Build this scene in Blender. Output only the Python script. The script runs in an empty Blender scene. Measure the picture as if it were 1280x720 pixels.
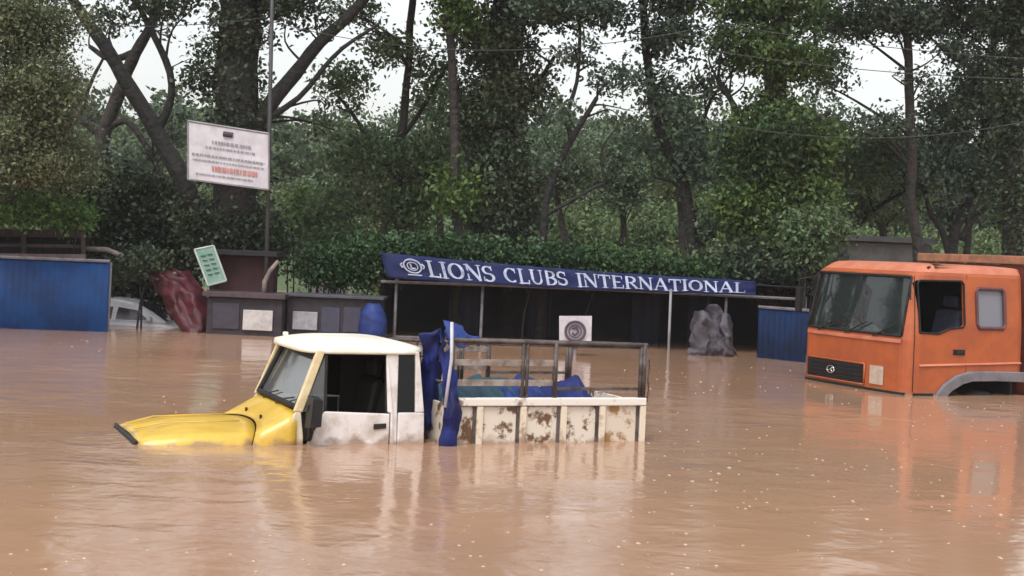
import bpy, bmesh, math, random
import numpy as np
from mathutils import Vector, Matrix, noise
random.seed(7)
rng = np.random.default_rng(11)
SC = bpy.context.scene
COL = SC.collection
R = math.radians

# ---------------------------------------------------------------- camera
F, HZ, ROLL, EYE = 1803.0, 310.5, R(2.493), 1.843      # focal length (px of 1280), horizon row, roll, eye height over the water
cd = bpy.data.cameras.new('camera'); cam = bpy.data.objects.new('camera', cd); COL.objects.link(cam)
cd.sensor_width = 36; cd.lens = 36 * F / 1280; cd.shift_y = -(360 - HZ) / 1280
cd.clip_start = .05; cd.clip_end = 3000
c_, s_ = math.cos(ROLL), math.sin(ROLL)
M = Matrix(((c_, -s_, 0, 0), (0, 0, -1, 0), (s_, c_, 0, EYE), (0, 0, 0, 1)))
cam.matrix_world = M
SC.camera = cam

# ---------------------------------------------------------------- sky, sun, exposure
w = bpy.data.worlds.new('World'); SC.world = w; w.use_nodes = True
nt = w.node_tree; nt.nodes.clear()
sky = nt.nodes.new('ShaderNodeTexSky'); sky.sky_type = 'NISHITA'; sky.sun_disc = False
sky.sun_elevation = R(58); sky.sun_rotation = R(200); sky.dust_density = 3.0; sky.air_density = 1.4
hs = nt.nodes.new('ShaderNodeHueSaturation'); hs.inputs['Saturation'].default_value = .22
bg = nt.nodes.new('ShaderNodeBackground'); bg.inputs['Strength'].default_value = .15
wo = nt.nodes.new('ShaderNodeOutputWorld')
nt.links.new(sky.outputs[0], hs.inputs['Color']); nt.links.new(hs.outputs[0], bg.inputs[0]); nt.links.new(bg.outputs[0], wo.inputs[0])
sd = bpy.data.lights.new('sun', 'SUN'); sd.energy = 1.0; sd.angle = R(25); sd.color = (1, .97, .93)
sun = bpy.data.objects.new('sun', sd); COL.objects.link(sun)
# direction towards the sun: behind the camera, high
az, el = R(200), R(58)
d = Vector((math.sin(az) * math.cos(el), math.cos(az) * math.cos(el), math.sin(el)))
sun.rotation_euler = d.to_track_quat('Z', 'Y').to_euler(); sun.location = (0, -5, 30)
SC.view_settings.view_transform = 'Standard'; SC.view_settings.look = 'None'
SC.view_settings.exposure = .7; SC.view_settings.gamma = 1; SC.view_settings.use_curve_mapping = False
SC.cycles.use_denoising = True
SC.cycles.max_bounces = 6; SC.cycles.transparent_max_bounces = 12; SC.cycles.volume_bounces = 1
SC.cycles.caustics_reflective = False; SC.cycles.caustics_refractive = False

WD = .93                                               # water depth; the flood surface is z = 0

# ---------------------------------------------------------------- helpers
def ray(px, py):
    a, b = px - 640, py - HZ
    return (a * c_ + b * s_) / F, (-a * s_ + b * c_) / F
def at(px, py, Y):
    u, v = ray(px, py)
    return Vector((u * Y, Y, EYE - v * Y))

def link_mesh(name, me, mats, parent=None, smooth=False):
    o = bpy.data.objects.new(name, me); COL.objects.link(o)
    for m in (mats if isinstance(mats, (list, tuple)) else [mats]): me.materials.append(m)
    if smooth: me.shade_smooth()
    if parent: o.parent = parent
    return o
def tag(o, label=None, cat=None, group=None, kind=None):
    if label: o['label'] = label
    if cat: o['category'] = cat
    if group: o['group'] = group
    if kind: o['kind'] = kind
    return o
def empty(name, loc, rz=0, label=None, cat=None, group=None):
    o = bpy.data.objects.new(name, None); COL.objects.link(o); o.empty_display_size = .3
    o.location = loc; o.rotation_euler = (0, 0, rz)
    return tag(o, label, cat, group)

class MB:
    """collects shapes for ONE mesh"""
    def __init__(s): s.v = []; s.f = []
    def add(s, vs, fs):
        n = len(s.v); s.v += [tuple(p) for p in vs]; s.f += [tuple(i + n for i in f) for f in fs]; return s
    def box(s, a, b):
        x0, y0, z0 = a; x1, y1, z1 = b
        x0, x1 = sorted((x0, x1)); y0, y1 = sorted((y0, y1)); z0, z1 = sorted((z0, z1))
        return s.add([(x0,y0,z0),(x1,y0,z0),(x1,y1,z0),(x0,y1,z0),(x0,y0,z1),(x1,y0,z1),(x1,y1,z1),(x0,y1,z1)],
                     [(0,3,2,1),(4,5,6,7),(0,1,5,4),(1,2,6,5),(2,3,7,6),(3,0,4,7)])
    def hexa(s, a, b):
        """two matching loops a and b joined into a solid"""
        n = len(a)
        return s.add(list(a) + list(b), [tuple(range(n))[::-1], tuple(range(n, 2*n))] + [(i, (i+1) % n, n + (i+1) % n, n + i) for i in range(n)])
    def tube(s, pts, r, sides=8, cap=True):
        pts = [Vector(p) for p in pts]; n = len(pts)
        rs = r if isinstance(r, (list, tuple)) else [r] * n
        base = len(s.v); prev = None
        for i, p in enumerate(pts):
            t = (pts[min(i+1, n-1)] - pts[max(i-1, 0)]).normalized()
            if prev is None:
                prev = t.orthogonal().normalized()
            prev = (prev - t * prev.dot(t)); prev = prev.normalized() if prev.length > 1e-6 else t.orthogonal().normalized()
            q = t.cross(prev)
            for k in range(sides):
                a = 2 * math.pi * k / sides
                s.v.append(tuple(p + (prev * math.cos(a) + q * math.sin(a)) * rs[i]))
        for i in range(n - 1):
            for k in range(sides):
                a = base + i * sides + k; b = base + i * sides + (k + 1) % sides
                s.f.append((a, b, b + sides, a + sides))
        if cap:
            s.f.append(tuple(base + k for k in range(sides))[::-1]); s.f.append(tuple(base + (n-1)*sides + k for k in range(sides)))
        return s
    def grid(s, rows, close=False):
        """rows: list of equally long point lists"""
        n = len(s.v); m = len(rows[0])
        for r in rows: s.v += [tuple(p) for p in r]
        for i in range(len(rows) - 1):
            for j in range(m - 1 if not close else m):
                a = n + i*m + j; b = n + i*m + (j+1) % m
                s.f.append((a, b, b + m, a + m))
        return s
    def mesh(s, name):
        me = bpy.data.meshes.new(name); me.from_pydata(s.v, [], s.f); me.update()
        bm = bmesh.new(); bm.from_mesh(me); bmesh.ops.recalc_face_normals(bm, faces=bm.faces); bm.to_mesh(me); bm.free()
        return me
    def build(s, name, m, parent=None, smooth=False, bevel=0, solid=0, sub=0):
        o = link_mesh(name, s.mesh(name), m, parent, smooth)
        if solid:
            k = o.modifiers.new('thickness', 'SOLIDIFY'); k.thickness = solid; k.offset = -1
        if bevel:
            k = o.modifiers.new('bevel', 'BEVEL'); k.width = bevel; k.segments = 2; k.limit_method = 'ANGLE'; k.angle_limit = R(40)
        if sub:
            k = o.modifiers.new('sub', 'SUBSURF'); k.levels = sub; k.render_levels = sub
        return o

# ---------------------------------------------------------------- materials
def mat(name, col, rough=.6, col2=None, scale=4., amt=.5, metal=0, bump=0, bscale=20., spec=.5, coat=0, contrast=(.4, .62), detail=5, mud=0):
    m = bpy.data.materials.new(name); m.use_nodes = True
    n = m.node_tree.nodes; L = m.node_tree.links; p = n['Principled BSDF']
    p.inputs['Roughness'].default_value = rough; p.inputs['Metallic'].default_value = metal
    p.inputs['Specular IOR Level'].default_value = spec; p.inputs['Coat Weight'].default_value = coat
    tc = n.new('ShaderNodeTexCoord')
    if col2 is None: col2 = tuple(c * .72 for c in col)
    t = n.new('ShaderNodeTexNoise'); t.inputs['Scale'].default_value = scale; t.inputs['Detail'].default_value = detail; t.inputs['Roughness'].default_value = .65
    L.new(tc.outputs['Object'], t.inputs['Vector'])
    r = n.new('ShaderNodeMapRange'); r.inputs['From Min'].default_value = contrast[0]; r.inputs['From Max'].default_value = contrast[1]
    r.inputs['To Max'].default_value = amt * 2 if amt < .5 else 1
    L.new(t.outputs['Fac'], r.inputs['Value'])
    mx = n.new('ShaderNodeMix'); mx.data_type = 'RGBA'; mx.inputs['A'].default_value = (*col, 1); mx.inputs['B'].default_value = (*col2, 1)
    L.new(r.outputs[0], mx.inputs['Factor'])
    out = mx.outputs['Result']
    if mud:      # dried silt left by the waves above the flood line, and splashes
        sx = n.new('ShaderNodeSeparateXYZ'); L.new(tc.outputs['Object'], sx.inputs[0])
        t3 = n.new('ShaderNodeTexNoise'); t3.inputs['Scale'].default_value = 5; t3.inputs['Detail'].default_value = 7; L.new(tc.outputs['Object'], t3.inputs['Vector'])
        ad = n.new('ShaderNodeMath'); ad.operation = 'MULTIPLY_ADD'; ad.inputs[1].default_value = -.42; L.new(t3.outputs['Fac'], ad.inputs[0]); L.new(sx.outputs['Z'], ad.inputs[2])
        r3 = n.new('ShaderNodeMapRange'); r3.inputs['From Min'].default_value = .93 - .21 + mud; r3.inputs['From Max'].default_value = .93 - .21 - .02; r3.inputs['To Min'].default_value = 0; r3.inputs['To Max'].default_value = .75
        L.new(ad.outputs[0], r3.inputs['Value'])
        m3 = n.new('ShaderNodeMix'); m3.data_type = 'RGBA'; m3.inputs['B'].default_value = (.25, .16, .10, 1)
        L.new(r3.outputs[0], m3.inputs['Factor']); L.new(out, m3.inputs['A']); out = m3.outputs['Result']
    L.new(out, p.inputs['Base Color'])
    if bump:
        t2 = n.new('ShaderNodeTexNoise'); t2.inputs['Scale'].default_value = bscale; t2.inputs['Detail'].default_value = 4
        L.new(tc.outputs['Object'], t2.inputs['Vector'])
        b = n.new('ShaderNodeBump'); b.inputs['Strength'].default_value = 1; b.inputs['Distance'].default_value = bump
        L.new(t2.outputs['Fac'], b.inputs['Height']); L.new(b.outputs[0], p.inputs['Normal'])
    return m

def glass(name, tint=(.5, .55, .55), fac=.3, rough=.03, body=(.25, .27, .27), refl=.7):
    """a slightly dusty pane: see-through, with a sheen and a film of dust"""
    m = bpy.data.materials.new(name); m.use_nodes = True
    n = m.node_tree.nodes; L = m.node_tree.links; n.clear()
    out = n.new('ShaderNodeOutputMaterial'); tr = n.new('ShaderNodeBsdfTransparent'); tr.inputs[0].default_value = (*tint, 1)
    p = n.new('ShaderNodeBsdfPrincipled'); p.inputs['Base Color'].default_value = (*body, 1); p.inputs['Roughness'].default_value = .5
    gl = n.new('ShaderNodeBsdfGlossy'); gl.inputs['Roughness'].default_value = rough; gl.inputs['Color'].default_value = (.9, .9, .9, 1)
    a = n.new('ShaderNodeMixShader'); a.inputs[0].default_value = fac
    L.new(tr.outputs[0], a.inputs[1]); L.new(p.outputs[0], a.inputs[2])
    fr = n.new('ShaderNodeFresnel'); fr.inputs[0].default_value = 1.6
    b = n.new('ShaderNodeMixShader'); fm = n.new('ShaderNodeMath'); fm.operation = 'MULTIPLY'; fm.inputs[1].default_value = refl; L.new(fr.outputs[0], fm.inputs[0]); L.new(fm.outputs[0], b.inputs[0]); L.new(a.outputs[0], b.inputs[1]); L.new(gl.outputs[0], b.inputs[2])
    L.new(b.outputs[0], out.inputs[0])
    return m

def leaf_mat(name, c1, c2, c3=None, trans=.25, rough=.5):
    m = bpy.data.materials.new(name); m.use_nodes = True
    n = m.node_tree.nodes; L = m.node_tree.links; n.clear()
    out = n.new('ShaderNodeOutputMaterial'); p = n.new('ShaderNodeBsdfPrincipled'); p.inputs['Roughness'].default_value = rough
    p.inputs['Specular IOR Level'].default_value = .35
    g = n.new('ShaderNodeNewGeometry'); tc = n.new('ShaderNodeTexCoord')
    no = n.new('ShaderNodeTexNoise'); no.inputs['Scale'].default_value = .55; no.inputs['Detail'].default_value = 3
    L.new(tc.outputs['Object'], no.inputs['Vector'])
    mr = n.new('ShaderNodeMapRange'); mr.inputs['From Min'].default_value = .38; mr.inputs['From Max'].default_value = .62
    L.new(no.outputs['Fac'], mr.inputs['Value'])
    mx = n.new('ShaderNodeMix'); mx.data_type = 'RGBA'; mx.inputs['A'].default_value = (*c1, 1); mx.inputs['B'].default_value = (*c2, 1)
    L.new(mr.outputs[0], mx.inputs['Factor'])
    hv = n.new('ShaderNodeHueSaturation')
    r2 = n.new('ShaderNodeMapRange'); r2.inputs['To Min'].default_value = .45; r2.inputs['To Max'].default_value = 1.6
    L.new(g.outputs['Random Per Island'], r2.inputs['Value']); L.new(r2.outputs[0], hv.inputs['Value'])
    r3 = n.new('ShaderNodeMapRange'); r3.inputs['To Min'].default_value = .475; r3.inputs['To Max'].default_value = .525
    ma = n.new('ShaderNodeMath'); ma.operation = 'FRACT'; mm = n.new('ShaderNodeMath'); mm.operation = 'MULTIPLY'; mm.inputs[1].default_value = 7.31
    L.new(g.outputs['Random Per Island'], mm.inputs[0]); L.new(mm.outputs[0], ma.inputs[0]); L.new(ma.outputs[0], r3.inputs['Value']); L.new(r3.outputs[0], hv.inputs['Hue'])
    L.new(mx.outputs['Result'], hv.inputs['Color']); L.new(hv.outputs[0], p.inputs['Base Color'])
    t = n.new('ShaderNodeBsdfTranslucent'); L.new(hv.outputs[0], t.inputs[0])
    ms = n.new('ShaderNodeMixShader'); ms.inputs[0].default_value = trans
    L.new(p.outputs[0], ms.inputs[1]); L.new(t.outputs[0], ms.inputs[2]); L.new(ms.outputs[0], out.inputs[0])
    return m

bark = mat('bark', (.040, .034, .030), .9, (.02, .018, .016), 6, bump=.07, bscale=9)
bark_d = mat('bark_dark', (.020, .018, .017), .9, (.011, .012, .010), 6, bump=.07, bscale=9)
LF = {
 'ashen':  leaf_mat('leaves_ashen', (.12, .155, .08), (.15, .17, .09), trans=.35),
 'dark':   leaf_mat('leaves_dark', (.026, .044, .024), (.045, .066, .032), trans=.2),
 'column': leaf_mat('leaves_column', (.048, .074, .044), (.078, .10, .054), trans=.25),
 'mid':    leaf_mat('leaves_mid', (.075, .125, .058), (.11, .155, .07), trans=.32),
 'blue':   leaf_mat('leaves_bluish', (.062, .105, .074), (.10, .14, .092), trans=.3),
 'fresh':  leaf_mat('leaves_fresh', (.06, .135, .03), (.10, .15, .04), trans=.35),
 'pale':   leaf_mat('leaves_pale', (.12, .20, .07), (.10, .16, .05), trans=.35),
 'olive':  leaf_mat('leaves_olive', (.052, .096, .044), (.085, .135, .032), trans=.3),
 'misty':  leaf_mat('leaves_misty', (.10, .15, .08), (.13, .17, .10), trans=.35),  # paler, greyer green: distance haze put into the leaf colour
}

# ---------------------------------------------------------------- foliage
def leaves(blobs, size, density=1.0, aspect=.55):
    """blobs: (centre, (rx,ry,rz), weight) -> arrays of leaf quads filled into uneven clumps"""
    P = []
    for c, r, wgt in blobs:
        r = np.array(r); c = np.array(c)
        area = math.pi * r[0] * r[2]
        nc = max(3, int(area * 15 * (wgt + .18) * density / .45))
        d_ = rng.normal(size=(nc, 3)); d_ /= np.linalg.norm(d_, axis=1)[:, None]
        rad = rng.random(nc) ** .45
        cc = c + d_ * rad[:, None] * r * (.88 + .3 * rng.random((nc, 1)))
        for q in cc:
            cr = .12 + .36 * rng.random() ** 1.6
            nl = int((cr / .4) ** 2 * 64 * (.15 / size) ** 1.7)
            g = rng.normal(size=(nl, 3)) * np.array([cr, cr, cr * .6]) * .62
            P.append(q + g)
    if not P: return None
    return np.concatenate(P)
def leaf_mesh(name, P, size, m, parent=None, aspect=.55):
    n = len(P)
    nrm = rng.normal(size=(n, 3)) + np.array([0, 0, .5]); nrm /= np.linalg.norm(nrm, axis=1)[:, None]
    a = rng.normal(size=(n, 3)) + np.array([0, 0, -.45]); a -= nrm * (a * nrm).sum(1)[:, None]; a /= np.linalg.norm(a, axis=1)[:, None]
    b = np.cross(nrm, a)
    L = size * (.6 + .8 * rng.random((n, 1))); W = L * aspect
    V = np.empty((n, 4, 3)); V[:, 0] = P - a * L * .5; V[:, 1] = P + b * W * .5 - a * L * .05 + nrm * L * .08; V[:, 2] = P + a * L * .5; V[:, 3] = P - b * W * .5 - a * L * .05 + nrm * L * .08
    me = bpy.data.meshes.new(name)
    me.vertices.add(4 * n); me.vertices.foreach_set('co', V.reshape(-1).astype(np.float32))
    me.loops.add(4 * n); me.loops.foreach_set('vertex_index', np.arange(4 * n, dtype=np.int32))
    me.polygons.add(n); me.polygons.foreach_set('loop_start', np.arange(0, 4 * n, 4, dtype=np.int32)); me.polygons.foreach_set('loop_total', np.full(n, 4, dtype=np.int32))
    me.update(calc_edges=True)
    return link_mesh(name, me, m, parent)

def pts_px(path, Y):
    return [at(p[0], p[1], p[2] if len(p) > 2 else Y) for p in path]
def smooth_path(pts, k=3):
    out = []
    n = len(pts)
    for i in range(n - 1):
        p0, p1, p2, p3 = pts[max(i-1, 0)], pts[i], pts[i+1], pts[min(i+2, n-1)]
        for j in range(k):
            t = j / k
            out.append(.5 * ((2*p1) + (p2-p0)*t + (2*p0-5*p1+4*p2-p3)*t*t + (3*p1-p0-3*p2+p3)*t*t*t))
    out.append(pts[-1]); return out

def gz(x, y):
    """height of the ground: a flooded flat, then a bank and a slope behind"""
    y0 = 36 if x > -4.5 else 45
    t = max(0, min(1, (y - y0) / 14)); t = t * t * (3 - 2 * t)
    u = max(0, min(1, (y - 50) / 60))
    z = -WD + t * 2.4 + u * 5.0 + (noise.noise((x * .08, y * .08, 0)) * 1.2 + noise.noise((x * .3, y * .3, 3)) * .3) * t
    if y > 110: z += (y - 110) * .012
    return z

def tree(label, Y, trunks, lobes, leaf, size=.14, density=.9, twigs=26, bk=None, loc=None, upper=None, name='tree', yspread=1.6, cat='tree', group=None):
    """trunks: [(path in px, r0, r1)], lobes: [(px,py,rx px,ry px,weight)]; all placed at real distance Y"""
    bk = bk or bark; size *= .84
    base = at(trunks[0][0][0][0], trunks[0][0][0][1], Y)
    root_z = gz(base.x, Y) - .05
    root = empty(name, (base.x, Y, root_z), 0, label, cat, group)
    off = Vector(root.location)
    tb = MB(); tp = []
    for k, (path, r0, r1) in enumerate(trunks):
        pts = pts_px(path, Y)
        if k == 0: pts = [Vector((base.x, Y, root_z))] + pts
        pts = smooth_path(pts, 4)
        pts = [p + Vector((noise.noise(p * .9), noise.noise(p * .9 + Vector((5, 0, 0))), 0)) * .10 for p in pts]
        n = len(pts); tp += pts
        flare = [1 + (.5 * max(0, 1 - i / 3) if k == 0 else 0) for i in range(n)]
        tb.tube([p - off for p in pts], [(r0 + (r1 - r0) * i / (n-1)) * flare[i] * (.92 + .16 * random.random()) for i in range(n)], 10)
    ppm = F / Y; blobs = []
    for l in lobes:
        px, py, rx, ry, wt = l[:5]
        c = at(px, py, Y + (l[5] if len(l) > 5 else 0))
        blobs.append((tuple(c - off), (max(.22, rx/ppm - .12), min(yspread, rx/ppm), max(.22, ry/ppm - .12)), wt))
    # twigs run from the trunk into the crown
    for _ in range(twigs):
        c, r, _w = random.choice(blobs)
        e = Vector(c) + Vector([random.uniform(-.8, .8) * r[i] for i in range(3)])
        cand = [p - off for p in tp if (p - off).z < e.z + .3] or [tp[-1] - off]
        q = min(cand, key=lambda p: (p - e).length + .6 * abs(p.z - (e.z - 1.2)))
        if (q - e).length < .3: continue
        mid = (q + e) / 2 + Vector((random.uniform(-.3, .3), random.uniform(-.3, .3), random.uniform(-.1, .35)))
        path = smooth_path([q, mid, e], 4); ln = (q - e).length
        tb.tube(path, [(.018 + .012 * ln) * (1 - .8 * i / (len(path)-1)) for i in range(len(path))], 5)
    tb.build('trunk', bk, root, smooth=True)
    P = leaves(blobs, size, density)
    if P is not None:
        leaf_mesh('crown', P, size, leaf, root)
    return root

def shrub(label, Y, lobes, leaf, size=.11, density=1.3, name='shrub', stems=7, cat='shrub', yspread=.9, group=None):
    b0 = at(lobes[0][0], lobes[0][1], Y)
    root = empty(name, (b0.x, Y, gz(b0.x, Y)), 0, label, cat, group); off = Vector(root.location)
    ppm = F / Y
    blobs = [(tuple(at(l[0], l[1], Y) - off), (l[2]/ppm, min(yspread, l[2]/ppm), l[3]/ppm), l[4]) for l in lobes]
    sb = MB()
    for i in range(stems):
        c, r, _ = random.choice(blobs)
        e = Vector(c) + Vector((random.uniform(-.6, .6) * r[0], random.uniform(-.4, .4), random.uniform(-.2, .7) * r[2]))
        s0 = Vector((e.x * .9 + random.uniform(-.2, .2), random.uniform(-.2, .2), 0))
        path = smooth_path([s0, (s0 + e) / 2 + Vector((random.uniform(-.15, .15), 0, .2)), e], 3)
        sb.tube(path, [.03 * (1 - .7 * k / (len(path)-1)) for k in range(len(path))], 5)
    sb.build('stem', bark_d, root)
    leaf_mesh('foliage', leaves(blobs, size, density), size, leaf, root)
    return root

# ---------------------------------------------------------------- water and ground
def water_mat():
    m = bpy.data.materials.new('muddy_water'); m.use_nodes = True
    n = m.node_tree.nodes; L = m.node_tree.links; p = n['Principled BSDF']
    p.inputs['Roughness'].default_value = .14; p.inputs['IOR'].default_value = 1.42
    tc = n.new('ShaderNodeTexCoord')
    a = n.new('ShaderNodeTexNoise'); a.inputs['Scale'].default_value = .22; a.inputs['Detail'].default_value = 4
    L.new(tc.outputs['Object'], a.inputs['Vector'])
    r = n.new('ShaderNodeMapRange'); r.inputs['From Min'].default_value = .35; r.inputs['From Max'].default_value = .65; L.new(a.outputs['Fac'], r.inputs['Value'])
    mx = n.new('ShaderNodeMix'); mx.data_type = 'RGBA'; mx.inputs['A'].default_value = (.385, .225, .136, 1); mx.inputs['B'].default_value = (.335, .205, .138, 1)
    L.new(r.outputs[0], mx.inputs['Factor']); L.new(mx.outputs['Result'], p.inputs['Base Color'])
    def nz(scale, sy, det):
        mp = n.new('ShaderNodeMapping'); mp.inputs['Scale'].default_value = (1, sy, 1); L.new(tc.outputs['Object'], mp.inputs['Vector'])
        t = n.new('ShaderNodeTexNoise'); t.inputs['Scale'].default_value = scale; t.inputs['Detail'].default_value = det; t.inputs['Distortion'].default_value = .4
        L.new(mp.outputs[0], t.inputs['Vector']); return t
    t1 = nz(1.3, 1.2, 3); t2 = nz(9, 1.0, 4)
    b1 = n.new('ShaderNodeBump'); b1.inputs['Distance'].default_value = .028; b1.inputs['Strength'].default_value = 1; L.new(t1.outputs['Fac'], b1.inputs['Height'])
    b2 = n.new('ShaderNodeBump'); b2.inputs['Distance'].default_value = .004; b2.inputs['Strength'].default_value = 1; L.new(t2.outputs['Fac'], b2.inputs['Height'])
    vr = n.new('ShaderNodeTexNoise'); vr.inputs['Scale'].default_value = .16; vr.inputs['Detail'].default_value = 3; vr.inputs['Distortion'].default_value = .8
    L.new(tc.outputs['Object'], vr.inputs['Vector'])
    vm = n.new('ShaderNodeMapRange'); vm.inputs['From Min'].default_value = .38; vm.inputs['From Max'].default_value = .62; vm.inputs['To Min'].default_value = .22; vm.inputs['To Max'].default_value = 1.0
    L.new(vr.outputs['Fac'], vm.inputs['Value']); L.new(vm.outputs[0], b1.inputs['Strength']); L.new(vm.outputs[0], b2.inputs['Strength'])
    rr = n.new('ShaderNodeMapRange'); rr.inputs['From Min'].default_value = .38; rr.inputs['From Max'].default_value = .62; rr.inputs['To Min'].default_value = .06; rr.inputs['To Max'].default_value = .15
    L.new(vr.outputs['Fac'], rr.inputs['Value']); L.new(rr.outputs[0], p.inputs['Roughness'])
    L.new(b1.outputs[0], b2.inputs['Normal']); L.new(b2.outputs[0], p.inputs['Normal'])
    return m
xs = [-900, -300, -120, -60, -30, -15, 0, 15, 30, 60, 120, 300, 900]
ys = [-60, -20, 0, 10, 20, 30, 40, 60, 100]
wb = MB().grid([[(x, y, 0) for x in xs] for y in ys])
tag(wb.build('flood_water', water_mat()), kind='structure')

ground_m = mat('bank_grass', (.055, .085, .035), .9, (.085, .11, .05), .5, bump=.1, bscale=3)
gx = [-900, -400, -200] + list(np.arange(-90, 90.1, 2.5)) + [200, 400, 900]
gy = [-60, 0, 20, 30] + list(np.arange(34, 130, 2.)) + [160, 220, 400, 900, 2000]
gb = MB().grid([[(x, y, gz(x, y)) for x in gx] for y in gy])
tag(gb.build('ground', ground_m, smooth=True), kind='structure')

# far wood: one mass of foliage along the top of the slope
def far_wood():
    blobs = []
    for x in np.arange(-45, 48, 2.6):
        for row in range(3):
            y = 72 + row * 12 + rng.uniform(-3, 3); xx = x * (y / 80) + rng.uniform(-1.5, 1.5)
            h = rng.uniform(2.6, 4.6) + row * .6
            if -9 < xx / y * 80 < -3: h *= .55
            blobs.append(((xx, y, gz(xx, y) + h * .55), (rng.uniform(1.8, 3.), 1.8, h * .62), .6))
    P = leaves(blobs, .27, .55)
    o = leaf_mesh('far_wood', P, .30, leaf_mat('leaves_far', (.07, .11, .055), (.11, .14, .07), trans=.3), None, .7)
    tag(o, 'pale misty green wood on the slope behind all the trunks', 'wood', kind='stuff')
far_wood()
def undergrowth():
    blobs = []
    for _ in range(330):
        y = rng.uniform(38, 72); x = rng.uniform(-.36, .36) * y * 1.1
        if x < -4.5 and y < 52: continue
        blobs.append(((x, y, gz(x, y) + .25), (rng.uniform(.5, 1.3), .6, rng.uniform(.3, 1.1)), .5))
    for _ in range(170):
        y = rng.uniform(44, 66); x = rng.uniform(.0, .16) * y
        blobs.append(((x, y, gz(x, y) + .45), (rng.uniform(.5, 1.2), .6, rng.uniform(.5, 1.2)), .5))
    o = leaf_mesh('undergrowth', leaves(blobs, .2, .6), .2, leaf_mat('leaves_scrub', (.09, .14, .05), (.13, .17, .07), trans=.3))
    tag(o, 'light green scrub covering the grassy slope behind the sheds', 'scrub', kind='stuff')
undergrowth()

# ---------------------------------------------------------------- trees (image places turned into points at real distances)
tree('massive ivy-wrapped dark trunk carrying the tilted white notice board', 28.6,
     [([(292,400),(290,300),(293,200),(296,120),(299,40),(302,-60),(306,-160)], .50, .36),
      ([(262,330),(240,260),(214,195),(180,135),(135,66),(108,28),(80,-20)], .22, .09),
      ([(310,175),(345,118),(388,66),(440,14),(490,-40)], .17, .08),
      ([(318,160),(370,122),(430,60),(470,30)], .07, .03),
      ([(200,165),(212,120),(200,60),(170,0)], .09, .05)],
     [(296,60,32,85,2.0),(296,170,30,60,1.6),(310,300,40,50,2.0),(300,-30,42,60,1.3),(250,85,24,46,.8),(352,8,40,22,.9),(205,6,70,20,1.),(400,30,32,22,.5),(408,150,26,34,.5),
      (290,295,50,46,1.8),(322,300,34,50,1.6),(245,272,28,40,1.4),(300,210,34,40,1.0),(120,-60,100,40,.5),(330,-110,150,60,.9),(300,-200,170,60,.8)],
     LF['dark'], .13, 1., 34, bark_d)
tree('forked tree with a leaning stem and an arching bough, behind the left bushes', 33,
     [([(131,330),(132,230),(131,168),(150,112),(172,66),(196,14),(210,-50)], .22, .09),
      ([(134,172),(104,152),(84,140),(60,150)], .10, .05),
      ([(96,150),(108,112),(130,72)], .07, .03),
      ([(136,160),(160,152),(182,178),(198,216),(204,250)], .09, .05),
      ([(172,66),(140,74),(110,58)], .1, .05)],
     [(165,205,40,26,.4),(180,250,40,28,.8),(95,190,28,26,.7),(225,160,24,34,.35),(150,-40,110,40,.8),(205,40,22,20,.35),(130,20,30,12,.6),(150,-110,80,30,.2)],
     LF['blue'], .14, 1., 24)
tree('ashen yellow-green tree filling the top left corner', 26,
     [([(-60,420),(-50,250),(-30,120),(-20,0),(-20,-120)], .3, .14),([(-40,200),(0,120),(50,60)], .1, .04)],
     [(25,30,66,62,1.9),(50,105,64,50,1.8),(20,165,66,56,1.9),(70,205,50,38,1.6),(20,212,60,18,1.5),(-20,-60,90,50,.9),(80,30,30,26,.8),(-120,100,90,130,.9)],
     LF['ashen'], .085, .95, 26)
tree('slender airy tree just left of the long blue banner, light showing through', 32,
     [([(500,340),(502,290),(497,225),(505,150),(512,60),(520,-40)], .13, .07),([(500,230),(460,170),(420,120)], .06, .03),([(505,170),(545,110),(570,50)], .06, .03)],
     [(435,110,38,46,.38),(482,62,46,34,.5),(536,104,34,50,.42),(470,196,62,40,.85),(535,215,36,60,.9),(424,262,36,36,.8),(500,262,40,40,.9),(445,14,44,20,.9),(500,-60,110,50,.9),(480,-150,80,40,.2)],
     LF['mid'], .135, .95, 26)
tree('fresh green overhanging crown at the top centre', 30,
     [([(572,360),(574,300),(566,200),(566,100),(560,20),(560,-80)], .11, .08)],
     [(575,24,42,34,1.2),(545,-30,60,40,1.),(600,-90,90,50,.9),(570,250,22,50,.8),(590,-180,110,60,.8)],
     LF['fresh'], .14, 1., 14)
tree('dense dark tree column standing in the middle of the row', 31,
     [([(640,380),(636,300),(626,200),(622,100),(628,0),(632,-110)], .34, .2),([(628,230),(590,160),(570,100)], .1, .04),([(628,180),(665,120),(690,70)], .09, .04)],
     [(622,45,52,55,1.2),(610,140,50,56,1.25),(634,215,46,52,1.4),(612,278,46,32,1.5),(655,262,26,42,1.1),(628,120,30,60,1.6),(630,230,30,70,1.8),(670,10,50,34,1.1),(640,-70,90,50,1.),(640,-170,120,70,.9),(672,110,26,40,.7)],
     LF['column'], .13, 1.05, 30, bark_d)
tree('thin bare leaning stem with a side twig, right of the dense dark column', 29.5,
     [([(676,360),(680,290),(690,236),(714,180),(748,122)], .115, .045),([(686,268),(716,252),(752,230),(760,240)], .05, .015),([(716,178),(712,140),(724,90),(722,20),(730,-60)], .05, .03)],
     [(722,62,44,26,.5),(765,92,38,26,.55),(706,150,26,24,.35),(745,14,60,26,1.2),(690,6,46,22,1.2),(790,150,30,22,.45),(700,205,22,22,.45),(740,-60,110,44,.9),(760,-140,60,40,.1)],
     LF['blue'], .13, .95, 22, bark_d)
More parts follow.
